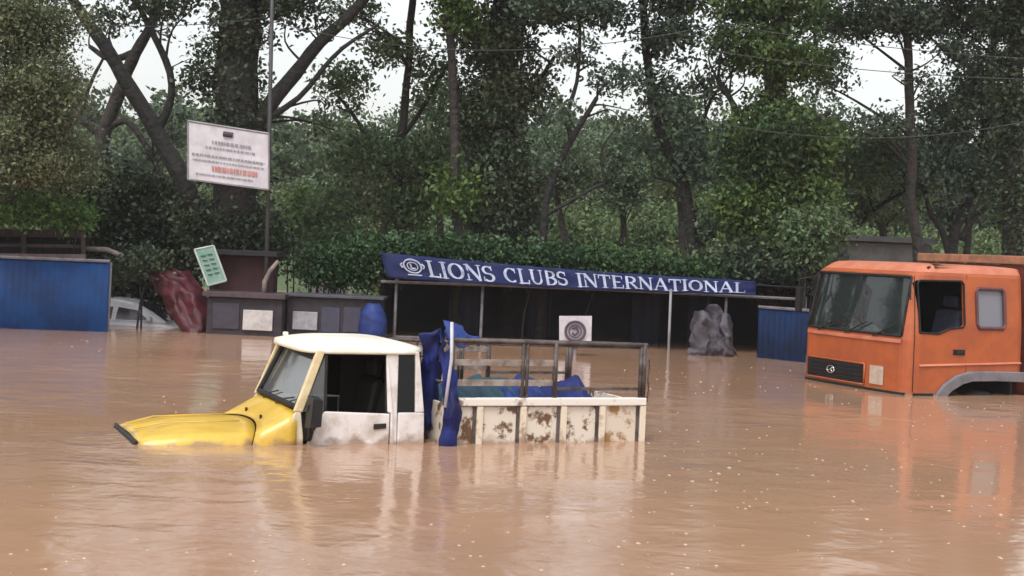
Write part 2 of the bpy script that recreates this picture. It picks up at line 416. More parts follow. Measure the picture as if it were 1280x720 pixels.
tree('leaning dark-stemmed tree with a thin crown, above the banner lettering end', 30.5,
     [([(884,400),(872,330),(858,262),(846,214),(826,168),(812,120),(806,40),(800,-60)], .17, .07),([(846,214),(872,170),(890,120)], .07, .03),([(852,240),(836,226),(818,222)], .05, .02)],
     [(822,120,36,40,.6),(845,52,50,40,.75),(850,6,54,22,1.2),(800,184,34,22,.5),(868,196,30,46,.95),(884,286,24,34,1.),(848,150,30,26,.6),(888,110,22,36,.6),(830,-50,100,44,.9),(830,-130,60,40,.1)],
     LF['blue'], .135, 1., 24, bark_d)
tree('broad dark tree with ivied trunk and an olive patch, left of the orange truck', 29.5,
     [([(968,440),(962,330),(958,240),(962,150),(972,60),(980,-60)], .36, .18),([(960,230),(1000,170),(1040,140)], .11, .04),([(960,210),(925,150),(900,100)], .1, .04)],
     [(968,160,60,52,1.35),(925,255,36,58,1.4),(965,290,40,50,1.5),(960,220,26,90,1.9),(975,66,66,44,1.3),(1012,232,34,46,1.2),(1022,180,34,32,1.3),(930,185,36,44,1.2),(915,60,32,44,.7),(925,14,40,24,1.3),(1000,10,76,34,1.2),(980,-70,120,50,1.),(980,-170,130,70,.9)],
     LF['olive'], .13, 1.05, 30, bark_d)
tree('low forked tree whose Y of boughs shows above the orange cab roof', 34,
     [([(1046,420),(1047,330),(1047,302)], .16, .13),([(1047,304),(1026,286),(1002,262),(980,240)], .08, .04),([(1047,304),(1072,282),(1100,258),(1130,240)], .085, .04)],
     [(1062,212,50,32,1.3),(1108,190,46,34,1.),(1040,160,34,26,1.1),(1086,258,40,18,.5),(1012,262,20,22,.6),(1140,236,30,20,.7)],
     LF['mid'], .14, 1., 20, bark_d)
tree('tall tree whose high boughs arch over the bright gap at the upper right', 31.5,
     [([(1150,420),(1148,320),(1140,250),(1140,170),(1136,90),(1128,10),(1115,-80)], .15, .07)],
     [(1065,22,56,26,1.4),(1130,20,50,24,1.3),(1034,84,16,36,1.3),(1128,92,20,22,.28),(1156,110,22,24,.45),(1100,158,40,14,1.),(1100,-50,110,46,1.),(1100,-150,130,70,.9),(1190,60,30,20,1.)],
     LF['blue'], .13, 1., 20)
tree('grey-green many-stemmed tree rising directly behind the orange truck', 32.5,
     [([(1196,420),(1192,320),(1204,272),(1226,210),(1236,120),(1240,30)], .15, .07),([(1190,320),(1180,288),(1160,262),(1150,220)], .09, .04),
      ([(1204,300),(1222,270),(1238,250),(1250,200)], .09, .04),([(1210,320),(1214,282),(1200,262)], .08, .04)],
     [(1184,150,42,40,1.),(1228,110,44,56,1.3),(1160,214,40,40,1.),(1218,222,44,44,1.05),(1195,30,76,34,1.3),(1256,180,34,60,1.2),(1200,-50,120,50,1.),(1200,-160,130,70,.9)],
     LF['blue'], .13, 1., 28, bark_d)
tree('black ivy-covered trunk along the right edge', 30,
     [([(1266,420),(1266,320),(1266,200),(1270,80),(1274,-60)], .24, .16)],
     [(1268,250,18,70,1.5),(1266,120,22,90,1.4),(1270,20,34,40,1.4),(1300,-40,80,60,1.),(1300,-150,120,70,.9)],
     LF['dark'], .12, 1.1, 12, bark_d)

# shrubs
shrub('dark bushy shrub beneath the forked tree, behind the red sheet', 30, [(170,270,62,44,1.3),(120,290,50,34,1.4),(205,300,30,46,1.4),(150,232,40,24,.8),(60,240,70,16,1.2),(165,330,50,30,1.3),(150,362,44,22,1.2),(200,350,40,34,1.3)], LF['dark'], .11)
shrub('low dark brush hanging over the top of the maroon sheet', 27.6, [(165,326,26,14,1.),(190,326,20,12,1.),(148,338,12,16,.8)], LF['column'], .09, stems=2)
shrub('bright green low hedge above the blue tin fence', 26.9, [(30,262,48,13,1.5),(88,266,28,11,1.3),(-30,262,40,13,1.4)], leaf_mat('leaves_bright', (.11, .21, .06), (.08, .16, .045), trans=.4), .09, 1.6)
shrub('sunlit pale bush between the ivy trunk and the shed', 34, [(392,262,34,30,.9),(372,300,26,32,.9),(420,300,30,26,1.)], LF['pale'], .11, 1.)  # pale leaf colour of its own
shrub('leafy green shrub growing on the slope edge left of the shed', 31.5, [(425,310,30,22,1.6),(395,330,22,16,1.2)], LF['mid'], .10, 1.5)
shrub('ivy thicket at the foot of the broad dark tree', 29.3, [(945,330,52,30,1.6),(895,335,26,22,1.4),(1005,322,34,34,1.3)], LF['column'], .11, 1.4)
shrub('light green bush beside the orange cab windscreen', 28, [(1012,300,26,34,1.0),(1034,284,18,20,.9)], LF['mid'], .10, 1.2)
# the creeper hedge: a long low roll of foliage behind the shed
for lab, px, py, rx, ry, Y, lf in (
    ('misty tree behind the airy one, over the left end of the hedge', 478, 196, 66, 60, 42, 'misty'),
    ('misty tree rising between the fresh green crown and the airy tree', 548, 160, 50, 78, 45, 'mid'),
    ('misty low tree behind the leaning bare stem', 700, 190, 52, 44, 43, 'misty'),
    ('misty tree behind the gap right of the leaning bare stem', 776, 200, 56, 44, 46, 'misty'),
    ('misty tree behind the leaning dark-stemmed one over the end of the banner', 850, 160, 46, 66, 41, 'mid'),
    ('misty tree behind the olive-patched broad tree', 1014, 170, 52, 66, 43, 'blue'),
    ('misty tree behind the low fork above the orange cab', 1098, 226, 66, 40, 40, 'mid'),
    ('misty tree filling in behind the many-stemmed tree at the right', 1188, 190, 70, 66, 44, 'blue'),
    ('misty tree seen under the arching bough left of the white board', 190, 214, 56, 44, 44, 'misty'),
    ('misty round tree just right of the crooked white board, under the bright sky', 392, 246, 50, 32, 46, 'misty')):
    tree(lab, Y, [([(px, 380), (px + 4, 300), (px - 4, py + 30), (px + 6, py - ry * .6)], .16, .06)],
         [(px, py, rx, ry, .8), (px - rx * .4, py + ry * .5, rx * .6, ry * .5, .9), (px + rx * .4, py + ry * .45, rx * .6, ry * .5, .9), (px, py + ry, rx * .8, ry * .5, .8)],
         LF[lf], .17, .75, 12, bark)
hb = []
for i in range(27):
    t = i / 26; px = 405 + t * 470; py = 312 + t * 24 - (8 * math.sin(min(1, t * 5) * math.pi / 2) if t < .3 else 8)
    u_ = (px - 475) / 470; top_ = 315.5 + 36 * max(u_, 0) if px > 470 else 326
    hb.append((px, top_ - 8, 20, 8 if px < 800 else 5, 2.2))
    if px < 470: hb.append((px, 338, 18, 14, 1.8))
shrub('long green creeper hedge running along the top edge of the blue banner', 28.7, hb, leaf_mat('leaves_creeper', (.026, .062, .022), (.042, .088, .028), trans=.2), .09, 1.6, name='hedge', stems=6, cat='hedge', yspread=.4)


# ---------------------------------------------------------------- damp air
hz = MB().box((-150, -12, -4.5), (150, 135, 26))
hzm = bpy.data.materials.new('damp_air'); hzm.use_nodes = True; n_ = hzm.node_tree.nodes; n_.clear()
ho = n_.new('ShaderNodeOutputMaterial'); hv_ = n_.new('ShaderNodeVolumePrincipled'); hv_.inputs['Density'].default_value = .0004; hv_.inputs['Color'].default_value = (.92, .95, 1, 1)
hzm.node_tree.links.new(hv_.outputs[0], ho.inputs['Volume'])
tag(hz.build('haze', hzm), 'thin damp haze hanging over the flooded street', kind='stuff')
#@@PART2
# ---------------------------------------------------------------- shared paints
yellow = mat('yellow_paint', (.64, .42, .05), .38, (.54, .34, .04), 3, bump=.0006, bscale=9, coat=.2, mud=0.04)
pillar_m = mat('yellowed_pillar', (.62, .52, .32), .5, (.50, .38, .20), 6)
cream = mat('cream_paint', (.72, .66, .50), .45, (.58, .50, .36), 5, coat=.1, mud=0.04)
roofwhite = mat('roof_cream', (.74, .72, .64), .45, (.64, .60, .50), 2.5, coat=.1)
white = mat('white_door_paint', (.70, .67, .66), .42, (.46, .39, .34), 4.5, bump=.0005, coat=.1, contrast=(.45, .66), detail=8, mud=0.05)
rusty = mat('white_paint_rust_blotches', (.62, .56, .48), .65, (.13, .065, .03), 6.5, contrast=(.51, .585), bump=.002, detail=7, mud=0.05)
ochre = mat('ochre_rust_panel', (.58, .51, .42), .7, (.28, .15, .05), 5, contrast=(.50, .58), detail=6)
postwhite = mat('worn_cream_posts', (.66, .58, .46), .6, (.35, .24, .15), 9, contrast=(.52, .66), mud=0.05)
cage = mat('cage_metal', (.12, .10, .095), .65, (.05, .036, .03), 8, metal=.3)
slat = mat('slat_grey', (.30, .26, .23), .7, (.14, .10, .08), 8)
rubber = mat('black_rubber', (.013, .013, .014), .65, (.022, .02, .02), 8, spec=.25)
plastic = mat('black_plastic', (.014, .014, .016), .5, (.022, .02, .02), 8, spec=.3)
dark_in = mat('dark_interior', (.014, .011, .010), .85, (.02, .016, .014), 6)
seat_m = mat('seat_vinyl', (.03, .022, .018), .6, (.02, .016, .014), 12)
chrome = mat('chrome', (.7, .7, .72), .18, (.55, .55, .55), 9, metal=1)
tarp = mat('blue_tarp', (.012, .022, .14), .6, (.008, .011, .06), 5, spec=.25, bump=.01, bscale=14)
tarp_l = mat('bright_blue_tarp', (.022, .045, .20), .6, (.012, .022, .09), 6, spec=.25, bump=.01, bscale=16)
teal = mat('teal_tarp', (.012, .06, .08), .6, (.008, .03, .06), 5, bump=.01, bscale=14)
wind_glass = glass('dusty_windscreen', (.6, .62, .62), .38, .08, (.20, .21, .21), .3)
dark_glass = glass('dark_glass', (.05, .05, .05), .25, .05, (.012, .012, .012), .35)
def VL(s, w_, z): return Vector((s, -w_, z + WD))          # vehicle frame: s back, w towards the camera side, z over the water
def vbox(mb, s0, s1, w0, w1, z0, z1): return mb.box(VL(s0, w0, z0), VL(s1, w1, z1))
def plate(mb, poly, wf, th):
    """(s,z) outline standing at side position wf(z), thickness th inwards"""
    a = [VL(s, wf(z), z) for s, z in poly]; b = [VL(s, wf(z) - th, z) for s, z in poly]
    return mb.hexa(a, b)
def cloth(name, rows, m, parent=None, amp=.03, sc=4., sub=6, th=.006):
    """a crumpled sheet through a coarse grid of points"""
    rows = [smooth_path([Vector(p) for p in r], sub) for r in rows]
    cols = [smooth_path([r[j] for r in rows], sub) for j in range(len(rows[0]))]
    out = []
    for col in cols:
        q = []
        for p in col:
            n1 = Vector((noise.noise(p * sc), noise.noise(p * sc + Vector((9, 3, 0))), noise.noise(p * sc + Vector((0, 7, 5)))))
            n2 = Vector((noise.noise(p * sc * 2.7), noise.noise(p * sc * 2.7 + Vector((2, 3, 0))), noise.noise(p * sc * 2.7 + Vector((0, 1, 5)))))
            n3 = noise.noise(p * sc * 6 + Vector((1, 4, 2))); q.append(p + n1 * amp + n2 * amp * .5 + Vector((0, 1, 0)) * n3 * amp * .35)
        out.append(q)
    return MB().grid(out).build(name, m, parent, smooth=True, solid=th)

# ================================================================ the yellow and white pickup
jp = empty('pickup_truck', (-3.436, 13.052, -WD), R(23.5),
           'submerged pickup with yellow bonnet, cream roof and rusty white slatted load bed', 'pickup truck')
jp.scale = (.99, 1.03, 1)
# bonnet: lofted, rounded over both shoulders
def hood_rows(s0, s1, n, zc, ze, hw, bow):
    rows = []
    for i in range(n + 1):
        t = i / n; s = s0 + (s1 - s0) * t; W = hw(t); c = zc(t); e = ze(t); r = []
        for k in range(25):
            a = -1 + 2 * k / 24; aw = abs(a)
            ww = W * math.copysign(min(1, 1.06 * aw) , a)
            z = e + (c - e) * (1 - aw ** 2.2)
            if aw > .86: z -= ((aw - .86) / .14) ** 2 * .09
            r.append(VL(s + bow(t) * (1 - aw ** 2), ww, z))
        lo = VL(s, W * 1.005, e - .42); lo2 = VL(s, -W * 1.005, e - .42)
        mid1 = VL(s, W * 1.01, e - .2); mid2 = VL(s, -W * 1.01, e - .2)
        rows.append([lo2, mid2] + r + [mid1, lo])
    return rows
hw = lambda t: .60 + .05 * min(1, t * 2.5) + .07 * t
hr = hood_rows(0, 1.0, 10, lambda t: .050 + .082 * min(1, t * 2.6) ** .7 + .012 * t, lambda t: .022 + .05 * min(1, t * 2), hw, lambda t: .02 + .13 * t)
hr[0] = [p + Vector((.015, 0, -.012)) for p in hr[0]]
hood = MB().grid(hr).build('bonnet', yellow, jp, smooth=True, solid=.012)
cr = hood_rows(1.012, 1.40, 5, lambda t: .157 + .17 * t, lambda t: .09 + .19 * t, lambda t: .722 + .033 * t, lambda t: .15 * (1 - t) - .01 * t)
MB().grid(cr).build('cowl', yellow, jp, smooth=True, solid=.012)
for ww in (-.2, .2):
    MB().tube([VL(.05, ww, .085), VL(.3, ww*1.15, .142), VL(.6, ww*1.2, .150), VL(1.0, ww*1.25, .158)], .007, 6).build('crease', yellow, hood, smooth=True)
    q = MB(); vbox(q, 1.18, 1.20, ww*1.4 - .012, ww*1.4 + .012, .18, .215); q.build('washer_nozzle', plastic, hood)
g = MB()
for k in range(9):
    ww = -.52 + k * .13; vbox(g, -.012, .01, ww - .045, ww + .045, -.30, .012)
vbox(g, .0, .03, -.585, .585, -.40, .035)
g.build('grille', plastic, jp, bevel=.008)
for sgn in (-1, 1):
    h = MB(); ring = [[VL(-.02 - .03 * math.cos(q * math.pi / 8), sgn * .56 + .085 * math.sin(q * math.pi / 8) * math.cos(a), -.16 + .085 * math.sin(q * math.pi / 8) * math.sin(a)) for a in [k * math.pi / 8 for k in range(16)]] for q in range(5)]
    h.grid(ring, close=True).build('headlight', chrome, jp, smooth=True)
    b = MB().box(VL(.35, sgn * .50 - .03, -.62), VL(.9, sgn * .75, -.60)); 
# side body under the cab and sills
wf = lambda z: .745 - max(0, z - .28) * .11
wfn = lambda z: -wf(z) + .035
sb = MB()
plate(sb, [(1.36,-.42),(1.47,-.42),(1.47,.06),(1.44,.29),(1.40,.31),(1.36,.24)], wf, .035)
sb.build('scuttle_panel', cream, jp, bevel=.006)
sb = MB(); plate(sb, [(1.36,-.42),(1.47,-.42),(1.47,.06),(1.44,.29),(1.40,.31),(1.36,.24)], wfn, .035); sb.build('scuttle_panel', cream, jp, bevel=.006)
for sd_, f_ in (('n', wf), ('f', wfn)):
    # windscreen pillar
    p = MB(); plate(p, [(1.372,.30),(1.455,.29),(1.665,.845),(1.585,.85)], lambda z, f_=f_: f_(z) + .004, .05)
    p.build('windscreen_pillar', pillar_m, jp, bevel=.012)
    # door: lower skin, slim frame, handle
    dmb = MB(); plate(dmb, [(1.50,-.42),(2.285,-.42),(2.285,.275),(1.66,.30),(1.63,.24),(1.58,.13),(1.51,.02)], lambda z, f_=f_: f_(z) + .006, .04)
    door = dmb.build('door', white, jp, bevel=.01)
    fr = MB(); f2 = lambda z, f_=f_: f_(z) - .004
    plate(fr, [(1.655,.30),(1.68,.30),(1.685,.825),(1.665,.825)], f2, .02)
    plate(fr, [(1.685,.805),(2.26,.805),(2.26,.828),(1.685,.828)], f2, .02)
    plate(fr, [(2.243,.285),(2.262,.285),(2.262,.804),(2.243,.804)], f2, .02)
    fr.build('window_frame', rubber, door)
    hn = MB(); plate(hn, [(2.13,.135),(2.25,.145),(2.25,.19),(2.13,.185)], lambda z, f_=f_: f_(z) + (.02 if f_ is wf else .002), .018)
    hn.build('handle', plastic, door, bevel=.006)
    sh = MB(); plate(sh, [(1.52,-.02),(2.26,-.02),(2.26,0.02),(1.52,.02)], lambda z, f_=f_: f_(z) + (.012 if f_ is wf else 0), .006)
    sh.build('trim_strip', white, door)
    gp = MB(); plate(gp, [(1.68,.30),(2.245,.28),(2.245,.806),(1.685,.806)], lambda z, f_=f_: f_(z) - .012, .004)
    if f_ is wfn: gp.build('window_glass', dark_glass, door)
    vg = MB(); plate(vg, [(1.46,.30),(1.654,.30),(1.663,.80)], lambda z, f_=f_: f_(z) - .012, .004)
    vg.build('vent_glass', wind_glass, door)
    # rear corner of the cab
    cb = MB(); plate(cb, [(2.295,-.42),(2.37,-.42),(2.37,.845),(2.245,.845),(2.262,.29),(2.295,.28)], lambda z, f_=f_: f_(z) + .008, .05)
    cb.build('door_pillar', white, jp, bevel=.012)
    q = MB(); plate(q, [(2.372,-.42),(2.65,-.42),(2.625,.285),(2.372,.285)], lambda z, f_=f_: f_(z) + .003, .04)
    plate(q, [(2.535,.286),(2.625,.286),(2.575,.845),(2.535,.845)], lambda z, f_=f_: f_(z) + .003, .04)
    q.build('quarter_panel', white, jp, bevel=.01)
    qg = MB(); plate(qg, [(2.371,.286),(2.534,.286),(2.534,.83),(2.371,.83)], lambda z, f_=f_: f_(z) - .014, .004)
    qg.build('quarter_glass', dark_glass, jp)
# windscreen with its black seal
def wsp(u, v):   # u across -1..1, v up 0..1
    s = 1.385 + .235 * v + .035 * u * u; ww = u * (.70 - .06 * v); z = .325 + .51 * v - .015 * u * u
    return VL(s, ww, z)
ws = MB().grid([[wsp(-.94 + 1.88 * k / 12, .06 + .88 * j / 6) for k in range(13)] for j in range(7)]).build('windscreen', wind_glass, jp, smooth=True)
sl = MB()
for e in ([wsp(-.97 + 1.94*k/12, .03) for k in range(13)], [wsp(-.97 + 1.94*k/12, .97) for k in range(13)], [wsp(-.97, j/6) for j in range(7)], [wsp(.97, j/6) for j in range(7)]):
    sl.tube([p + Vector((-.014, 0, .008)) for p in e], .026, 6)
sl.build('windscreen_seal', rubber, ws, smooth=True)
wp = MB()
for u in (-.45, .25):
    a_ = wsp(u, -.02); wp.tube([a_ + Vector((-.03, 0, .0)), wsp(u + .25, .08) + Vector((-.03, 0, .01)), wsp(u + .55, .16) + Vector((-.02, 0, .01))], .007, 5)
wp.build('wiper', plastic, ws)
# roof: shallow dome with rounded corners and a drip lip
rows = []
for k in range(13):
    r_ = k / 12; row = []
    for j in range(56):
        a = 2 * math.pi * j / 56; e = 2 / 5.2
        cx = math.copysign(abs(math.cos(a)) ** e, math.cos(a)); cy = math.copysign(abs(math.sin(a)) ** e, math.sin(a))
        z = .87 + .075 * (1 - r_ ** 2.6)
        row.append(VL(2.075 + cx * .60 * r_, cy * .70 * r_, z))
    rows.append(row)
rows.append([p + Vector(((p.x - 2.075) * .012, p.y * .012, -.035)) for p in rows[-1]])
rows.append([p + Vector((0, 0, -.018)) for p in rows[-1]])
MB().grid(rows, close=True).build('roof', roofwhite, jp, smooth=True, solid=.01)
MB().box(VL(1.56, .66, .805), VL(2.6, -.66, .818)).build('headlining', dark_in, jp)
for q_ in (1, -1): MB().tube([VL(1.64, q_*.655, .835), VL(2.58, q_*.66, .835)], .012, 6).build('gutter', rubber, jp)
# rear wall of the cab
rw = MB(); vbox(rw, 2.56, 2.60, -.70, .70, -.42, .36); vbox(rw, 2.56, 2.60, -.66, .66, .66, .84); vbox(rw, 2.56, 2.60, .5, .67, .36, .66); vbox(rw, 2.56, 2.60, -.67, -.5, .36, .66)
rw.build('cab_back', dark_in, jp)
MB().box(VL(2.575, -.5, .36), VL(2.582, .5, .66)).build('rear_glass', dark_glass, jp)
li = MB(); vbox(li, 2.22, 2.56, -.60, -.585, -.3, .80); vbox(li, 1.48, 2.22, -.70, -.66, -.3, .27); li.build('door_lining', dark_in, jp)  # dark plates added on the far side to keep the cabin dark
fl = MB(); vbox(fl, 1.40, 2.56, -.69, .69, -.36, -.32); fl.build('cab_floor', dark_in, jp)
db = MB(); db.hexa([VL(1.40,.68,.30),VL(1.62,.68,.28),VL(1.66,.68,.05),(VL(1.42,.68,.0))], [VL(1.40,-.68,.30),VL(1.62,-.68,.28),VL(1.66,-.68,.05),VL(1.42,-.68,.0)])
db.build('dashboard', dark_in, jp, bevel=.02)
sw = MB(); cc = VL(1.78, -.36, .36); ax = Vector((.55, 0, .83)).normalized(); e1 = Vector((0, 1, 0)); e2 = ax.cross(e1)
circ = [cc + (e1 * math.cos(a) + e2 * math.sin(a)) * .19 for a in [2 * math.pi * k / 24 for k in range(25)]]
sw.tube(circ, .014, 6, cap=False); sw.tube([cc, cc - ax * .3 + Vector((-.1, 0, 0))], .02, 6)
for a in (0, 2.1, 4.2): sw.tube([cc, cc + (e1 * math.cos(a) + e2 * math.sin(a)) * .19], .012, 5)
sw.build('steering_wheel', plastic, jp, smooth=True)
for w0 in (-.36, .34):
    st = MB(); st.hexa([VL(2.30, w0-.26, -.05), VL(2.46, w0-.26, -.05), VL(2.53, w0-.24, .50), VL(2.42, w0-.24, .50)], [VL(2.30, w0+.26, -.05), VL(2.46, w0+.26, -.05), VL(2.53, w0+.24, .50), VL(2.42, w0+.24, .50)])
    vbox(st, 1.95, 2.44, w0-.26, w0+.26, -.18, -.04)
    st.build('seat', seat_m, jp, bevel=.04)
    hd = MB(); vbox(hd, 2.44, 2.53, w0-.13, w0+.13, .52, .68); hd.build('headrest', seat_m, jp, bevel=.03)
# mirrors on their arms
for sgn in (1, -1):
    mm_ = MB(); mm_.tube([VL(1.50, sgn*.74, .27), VL(1.47, sgn*.86, .33), VL(1.47, sgn*.88, .38)], .014, 6)
    mm_.hexa([VL(1.46, sgn*.80, .16), VL(1.46, sgn*.98, .18), VL(1.48, sgn*.98, .44), VL(1.48, sgn*.80, .46)], [VL(1.57, sgn*.82, .17), VL(1.57, sgn*.96, .19), VL(1.58, sgn*.96, .42), VL(1.58, sgn*.82, .44)])
    mm_.tube([VL(1.52, sgn*.75, .05), VL(1.52, sgn*.80, .12), VL(1.50, sgn*.86, .22)], .03, 6)
    mm_.build('door_mirror', plastic, jp, bevel=.015)
lamp = MB().box(VL(1.60, -.55, .885), VL(1.65, -.60, .925)); lamp.build('roof_marker', roofwhite, jp, bevel=.01)
# wheels under water
def wheel(parent, s, w0, z, r, wd, steel):
    rings = []
    for (rr, ww) in ((.62, 0), (.92, 0), (1, .18), (1, .82), (.92, 1), (.62, 1)):
        rings.append([VL(s + r*rr*math.cos(a), w0 - wd*ww, z + r*rr*math.sin(a)) for a in [2*math.pi*k/32 for k in range(32)]])
    wh = MB().grid(rings, close=True).build('wheel', rubber, parent, smooth=True)
    rings = [[VL(s + r*rr*math.cos(a), w0 - wd*ww, z + r*rr*math.sin(a)) for a in [2*math.pi*k/24 for k in range(24)]] for rr, ww in ((.64, .08), (.58, .1), (.5, .3), (.25, .3), (.2, .12), (.02, .1))]
    MB().grid(rings, close=True).build('rim', steel, wh, smooth=True)
for s in (.55, 3.75):
    wheel(jp, s, .76, -WD + .36, .36, .2, postwhite); wheel(jp, s, -.56, -WD + .36, .36, .2, postwhite)
# load bed
B0, B1, BW = 2.80, 4.93, .82
bedf = MB(); vbox(bedf, B0, B1, -BW, BW, -.12, -.08); bedf.build('bed_floor', cage, jp)
side_s = [B0, 3.15, 3.60, 4.03, 4.45, 4.90]
for sgn in (1, -1):
    for k in range(5):
        a, b = side_s[k] + .03, side_s[k+1] - .03
        pm = MB(); vbox(pm, a, b, sgn*BW, sgn*(BW - .025), -.38, .345)
        pm.build('side_panel', ochre if k == 4 else rusty, jp, bevel=.004)
    for s in side_s[1:] + [B0 + .012]:
        pm = MB(); vbox(pm, s - .032, s + .032, sgn*(BW + .028), sgn*(BW - .03), -.38, .352); pm.build('side_post', postwhite, jp, bevel=.006)
        if s > 3:
            pm = MB(); vbox(pm, s - .068, s - .034, sgn*(BW + .008), sgn*(BW - .03), -.38, .35); pm.build('shadow_channel', cage, jp)  # dark metal strip along one side of each post
    rl = MB(); vbox(rl, B0 - .02, B1, sgn*(BW + .035), sgn*(BW - .04), .355, .43); rl.build('side_rail', postwhite if sgn < 0 else mat('worn_white_rail', (.70, .66, .60), .5, (.22, .16, .12), 3.5, contrast=(.52, .6)), jp, bevel=.01)
    # cage above the side
    zz = 0 if sgn > 0 else -.10
    for s in (2.86, 3.585, 3.63, 3.93, 4.87, 4.905):
        q = MB().tube([VL(s, sgn*(BW - .01), .42), VL(s, sgn*(BW - .01), .955 + zz)], .019 if s not in (4.905, 3.93) else .026, 6); q.build('cage_post', cage, jp, smooth=True)
    for z, r in ((.955, .023), (.925, .010)):
        q = MB().tube([VL(2.86, sgn*(BW - .01), z + zz + .012), VL(3.6, sgn*(BW-.01), z+zz+.004), VL(3.94, sgn*(BW-.01), z+zz), VL(4.9, sgn*(BW - .01), z + zz - .012)], r, 6); q.build('cage_rail', cage, jp, smooth=True)
    for z in (.76, .57):
        q = MB(); vbox(q, 2.86, 3.93, sgn*(BW - .005), sgn*(BW - .02), z - .030, z + .030); q.build('cage_slat', slat, jp, bevel=.003)
    q = MB(); vbox(q, 3.95, 4.88, sgn*(BW - .005), sgn*(BW - .02), .50, .53); q.build('cage_slat', cage, jp, bevel=.003)
for s in (B0, B1):
    pm = MB(); vbox(pm, s - .015, s + .015, -BW + .03, BW - .03, -.38, .38); pm.build('end_board', rusty, jp, bevel=.004)
    q = MB().tube([VL(s, BW - .01, .95), VL(s, -BW + .01, .85)], .018, 6)
    if s == B0:
        for w0 in (-.5, 0, .5): q.tube([VL(s, w0, .38), VL(s, w0, .88)], .014, 6)
        for z in (.57, .76): q.tube([VL(s, -BW, z), VL(s, BW, z)], .012, 6)
    q.build('cage_end', cage, jp, smooth=True)
ch = MB()
for k in range(12):
    p = VL(4.965, .80 + .01 * math.sin(k), .80 - k * .035); ch.tube([p, p + Vector((.012, .004, -.03))], .008, 5)
ch.build('tailgate_chain', cage, jp)
# tarps and things on the pickup: they rest on it, so they stand alone
def jw(s, w_, z): return jp_m @ VL(s, w_, z)
bpy.context.view_layer.update(); jp_m = jp.matrix_world.copy()
a = cloth('tarpaulin', [[jw(2.70,.86,1.05), jw(2.72,.90,.62), jw(2.72,.93,.30), jw(2.76,.90,-.25)],
                        [jw(2.78,.84,.86), jw(2.80,.93,.60), jw(2.83,.98,.28), jw(2.81,.93,-.25)],
                        [jw(2.84,.80,.92), jw(2.88,.90,.56), jw(2.93,.95,.25), jw(2.87,.90,-.25)]], tarp, amp=.045, sc=6, sub=9)
tag(a, 'crumpled navy tarpaulin hanging down between the cab and the load bed', 'tarpaulin')
a = cloth('tarpaulin', [[jw(2.62,.62,1.00), jw(2.66,.5,.55), jw(2.68,.45,.10)], [jw(2.74,.72,1.06), jw(2.76,.6,.62), jw(2.76,.5,.10)], [jw(2.86,.60,.98), jw(2.86,.5,.5), jw(2.86,.45,.1)]], tarp, amp=.05, sc=7, sub=9)
tag(a, 'dark blue tarpaulin bunched up behind the cream cab roof', 'tarpaulin')
a = cloth('tarpaulin', [[jw(2.86,.5,1.10), jw(3.0,.5,1.12), jw(3.12,.5,1.02)], [jw(2.86,.62,1.0), jw(3.02,.66,1.0), jw(3.2,.6,.94)], [jw(2.88,.70,.9), jw(3.05,.74,.92), jw(3.22,.66,.90)]], tarp_l, amp=.06, sc=7)
tag(a, 'small bright blue sheet knotted over the front of the bed cage', 'tarpaulin')
pole = MB().tube([jw(2.80,.90,1.14), jw(2.80,.93,.80), jw(2.74,.97,.36)], .016, 8).build('pole', mat('pale_pole', (.5, .5, .56), .5), smooth=True)
tag(pole, 'thin pale pole leaning against the hanging navy tarpaulin', 'pole')
def heap(name, s0, s1, w0, w1, z, h, m, seed, label):
    rows = []
    for i in range(26):
        r = []
        for j in range(20):
            u, v = i/25, j/19; e = (math.sin(math.pi*u)**.5) * (math.sin(math.pi*v)**.5)
            n_ = noise.noise((u*5+seed, v*4, 0)) * .32 + noise.noise((u*13, v*11, seed)) * .12
            r.append(jw(s0+(s1-s0)*u, w0+(w1-w0)*v, z + max(0, e*(h + h*n_))))
        rows.append(r)
    o = MB().grid(rows).build(name, m, smooth=True, solid=.01); tag(o, label, 'tarpaulin')
heap('tarpaulin', 2.85, 4.1, -.75, .76, -.05, .56, teal, 1, 'teal tarpaulin heaped in the front half of the rusty load bed')
heap('tarpaulin', 3.5, 4.15, -.3, .77, .0, .56, tarp_l, 4, 'blue tarpaulin lump in the middle of the rusty load bed')
heap('tarpaulin', 4.02, 4.75, -.6, .77, .0, .50, tarp, 8, 'blue sheet spread in the rear half of the rusty load bed')

# ================================================================ the orange truck
orange = mat('orange_paint', (.40, .092, .022), .48, (.31, .07, .022), 2.5, bump=.0006, bscale=8, coat=.15, mud=0.08)
orange_l = mat('faded_orange_paint', (.52, .19, .11), .48, (.44, .13, .07), 3, coat=.1)  # lighter orange for roof cap, cowl lip and side moulding
fender = mat('grey_fender', (.17, .16, .18), .6, (.12, .11, .12), 5)
tr = empty('truck', (5.188, 21.489, -WD), R(24.286), 'half-drowned orange cargo truck with a wide dark windscreen and black grille', 'truck')
tr.scale = (1, 1.06, 1); tr.location.x -= .085 * math.sin(R(24.286)); tr.location.y += .085 * math.cos(R(24.286))
def hwz(z): return 1.19 if z < .95 else (1.19 - (z - .95) * .075 if z < 1.72 else 1.132 - (z - 1.72) ** 1.3 * .9)
def sf(z):
    if z < .1: return -.03 + (.1 - z) * .05
    if z < .78: return -.03 - .0 * z
    if z < 1.72: return -.03 + (z - .78) * .17
    return .13 + (z - 1.72) * 1.6
def fs(ww, z):   # the front surface
    W = hwz(z); a = min(1, abs(ww) / W); s = sf(z) - .02 + .05 * a * a
    if a > .84: s += .20 * (1 - math.sqrt(max(0, 1 - ((a - .84) / .16) ** 2)))
    return s
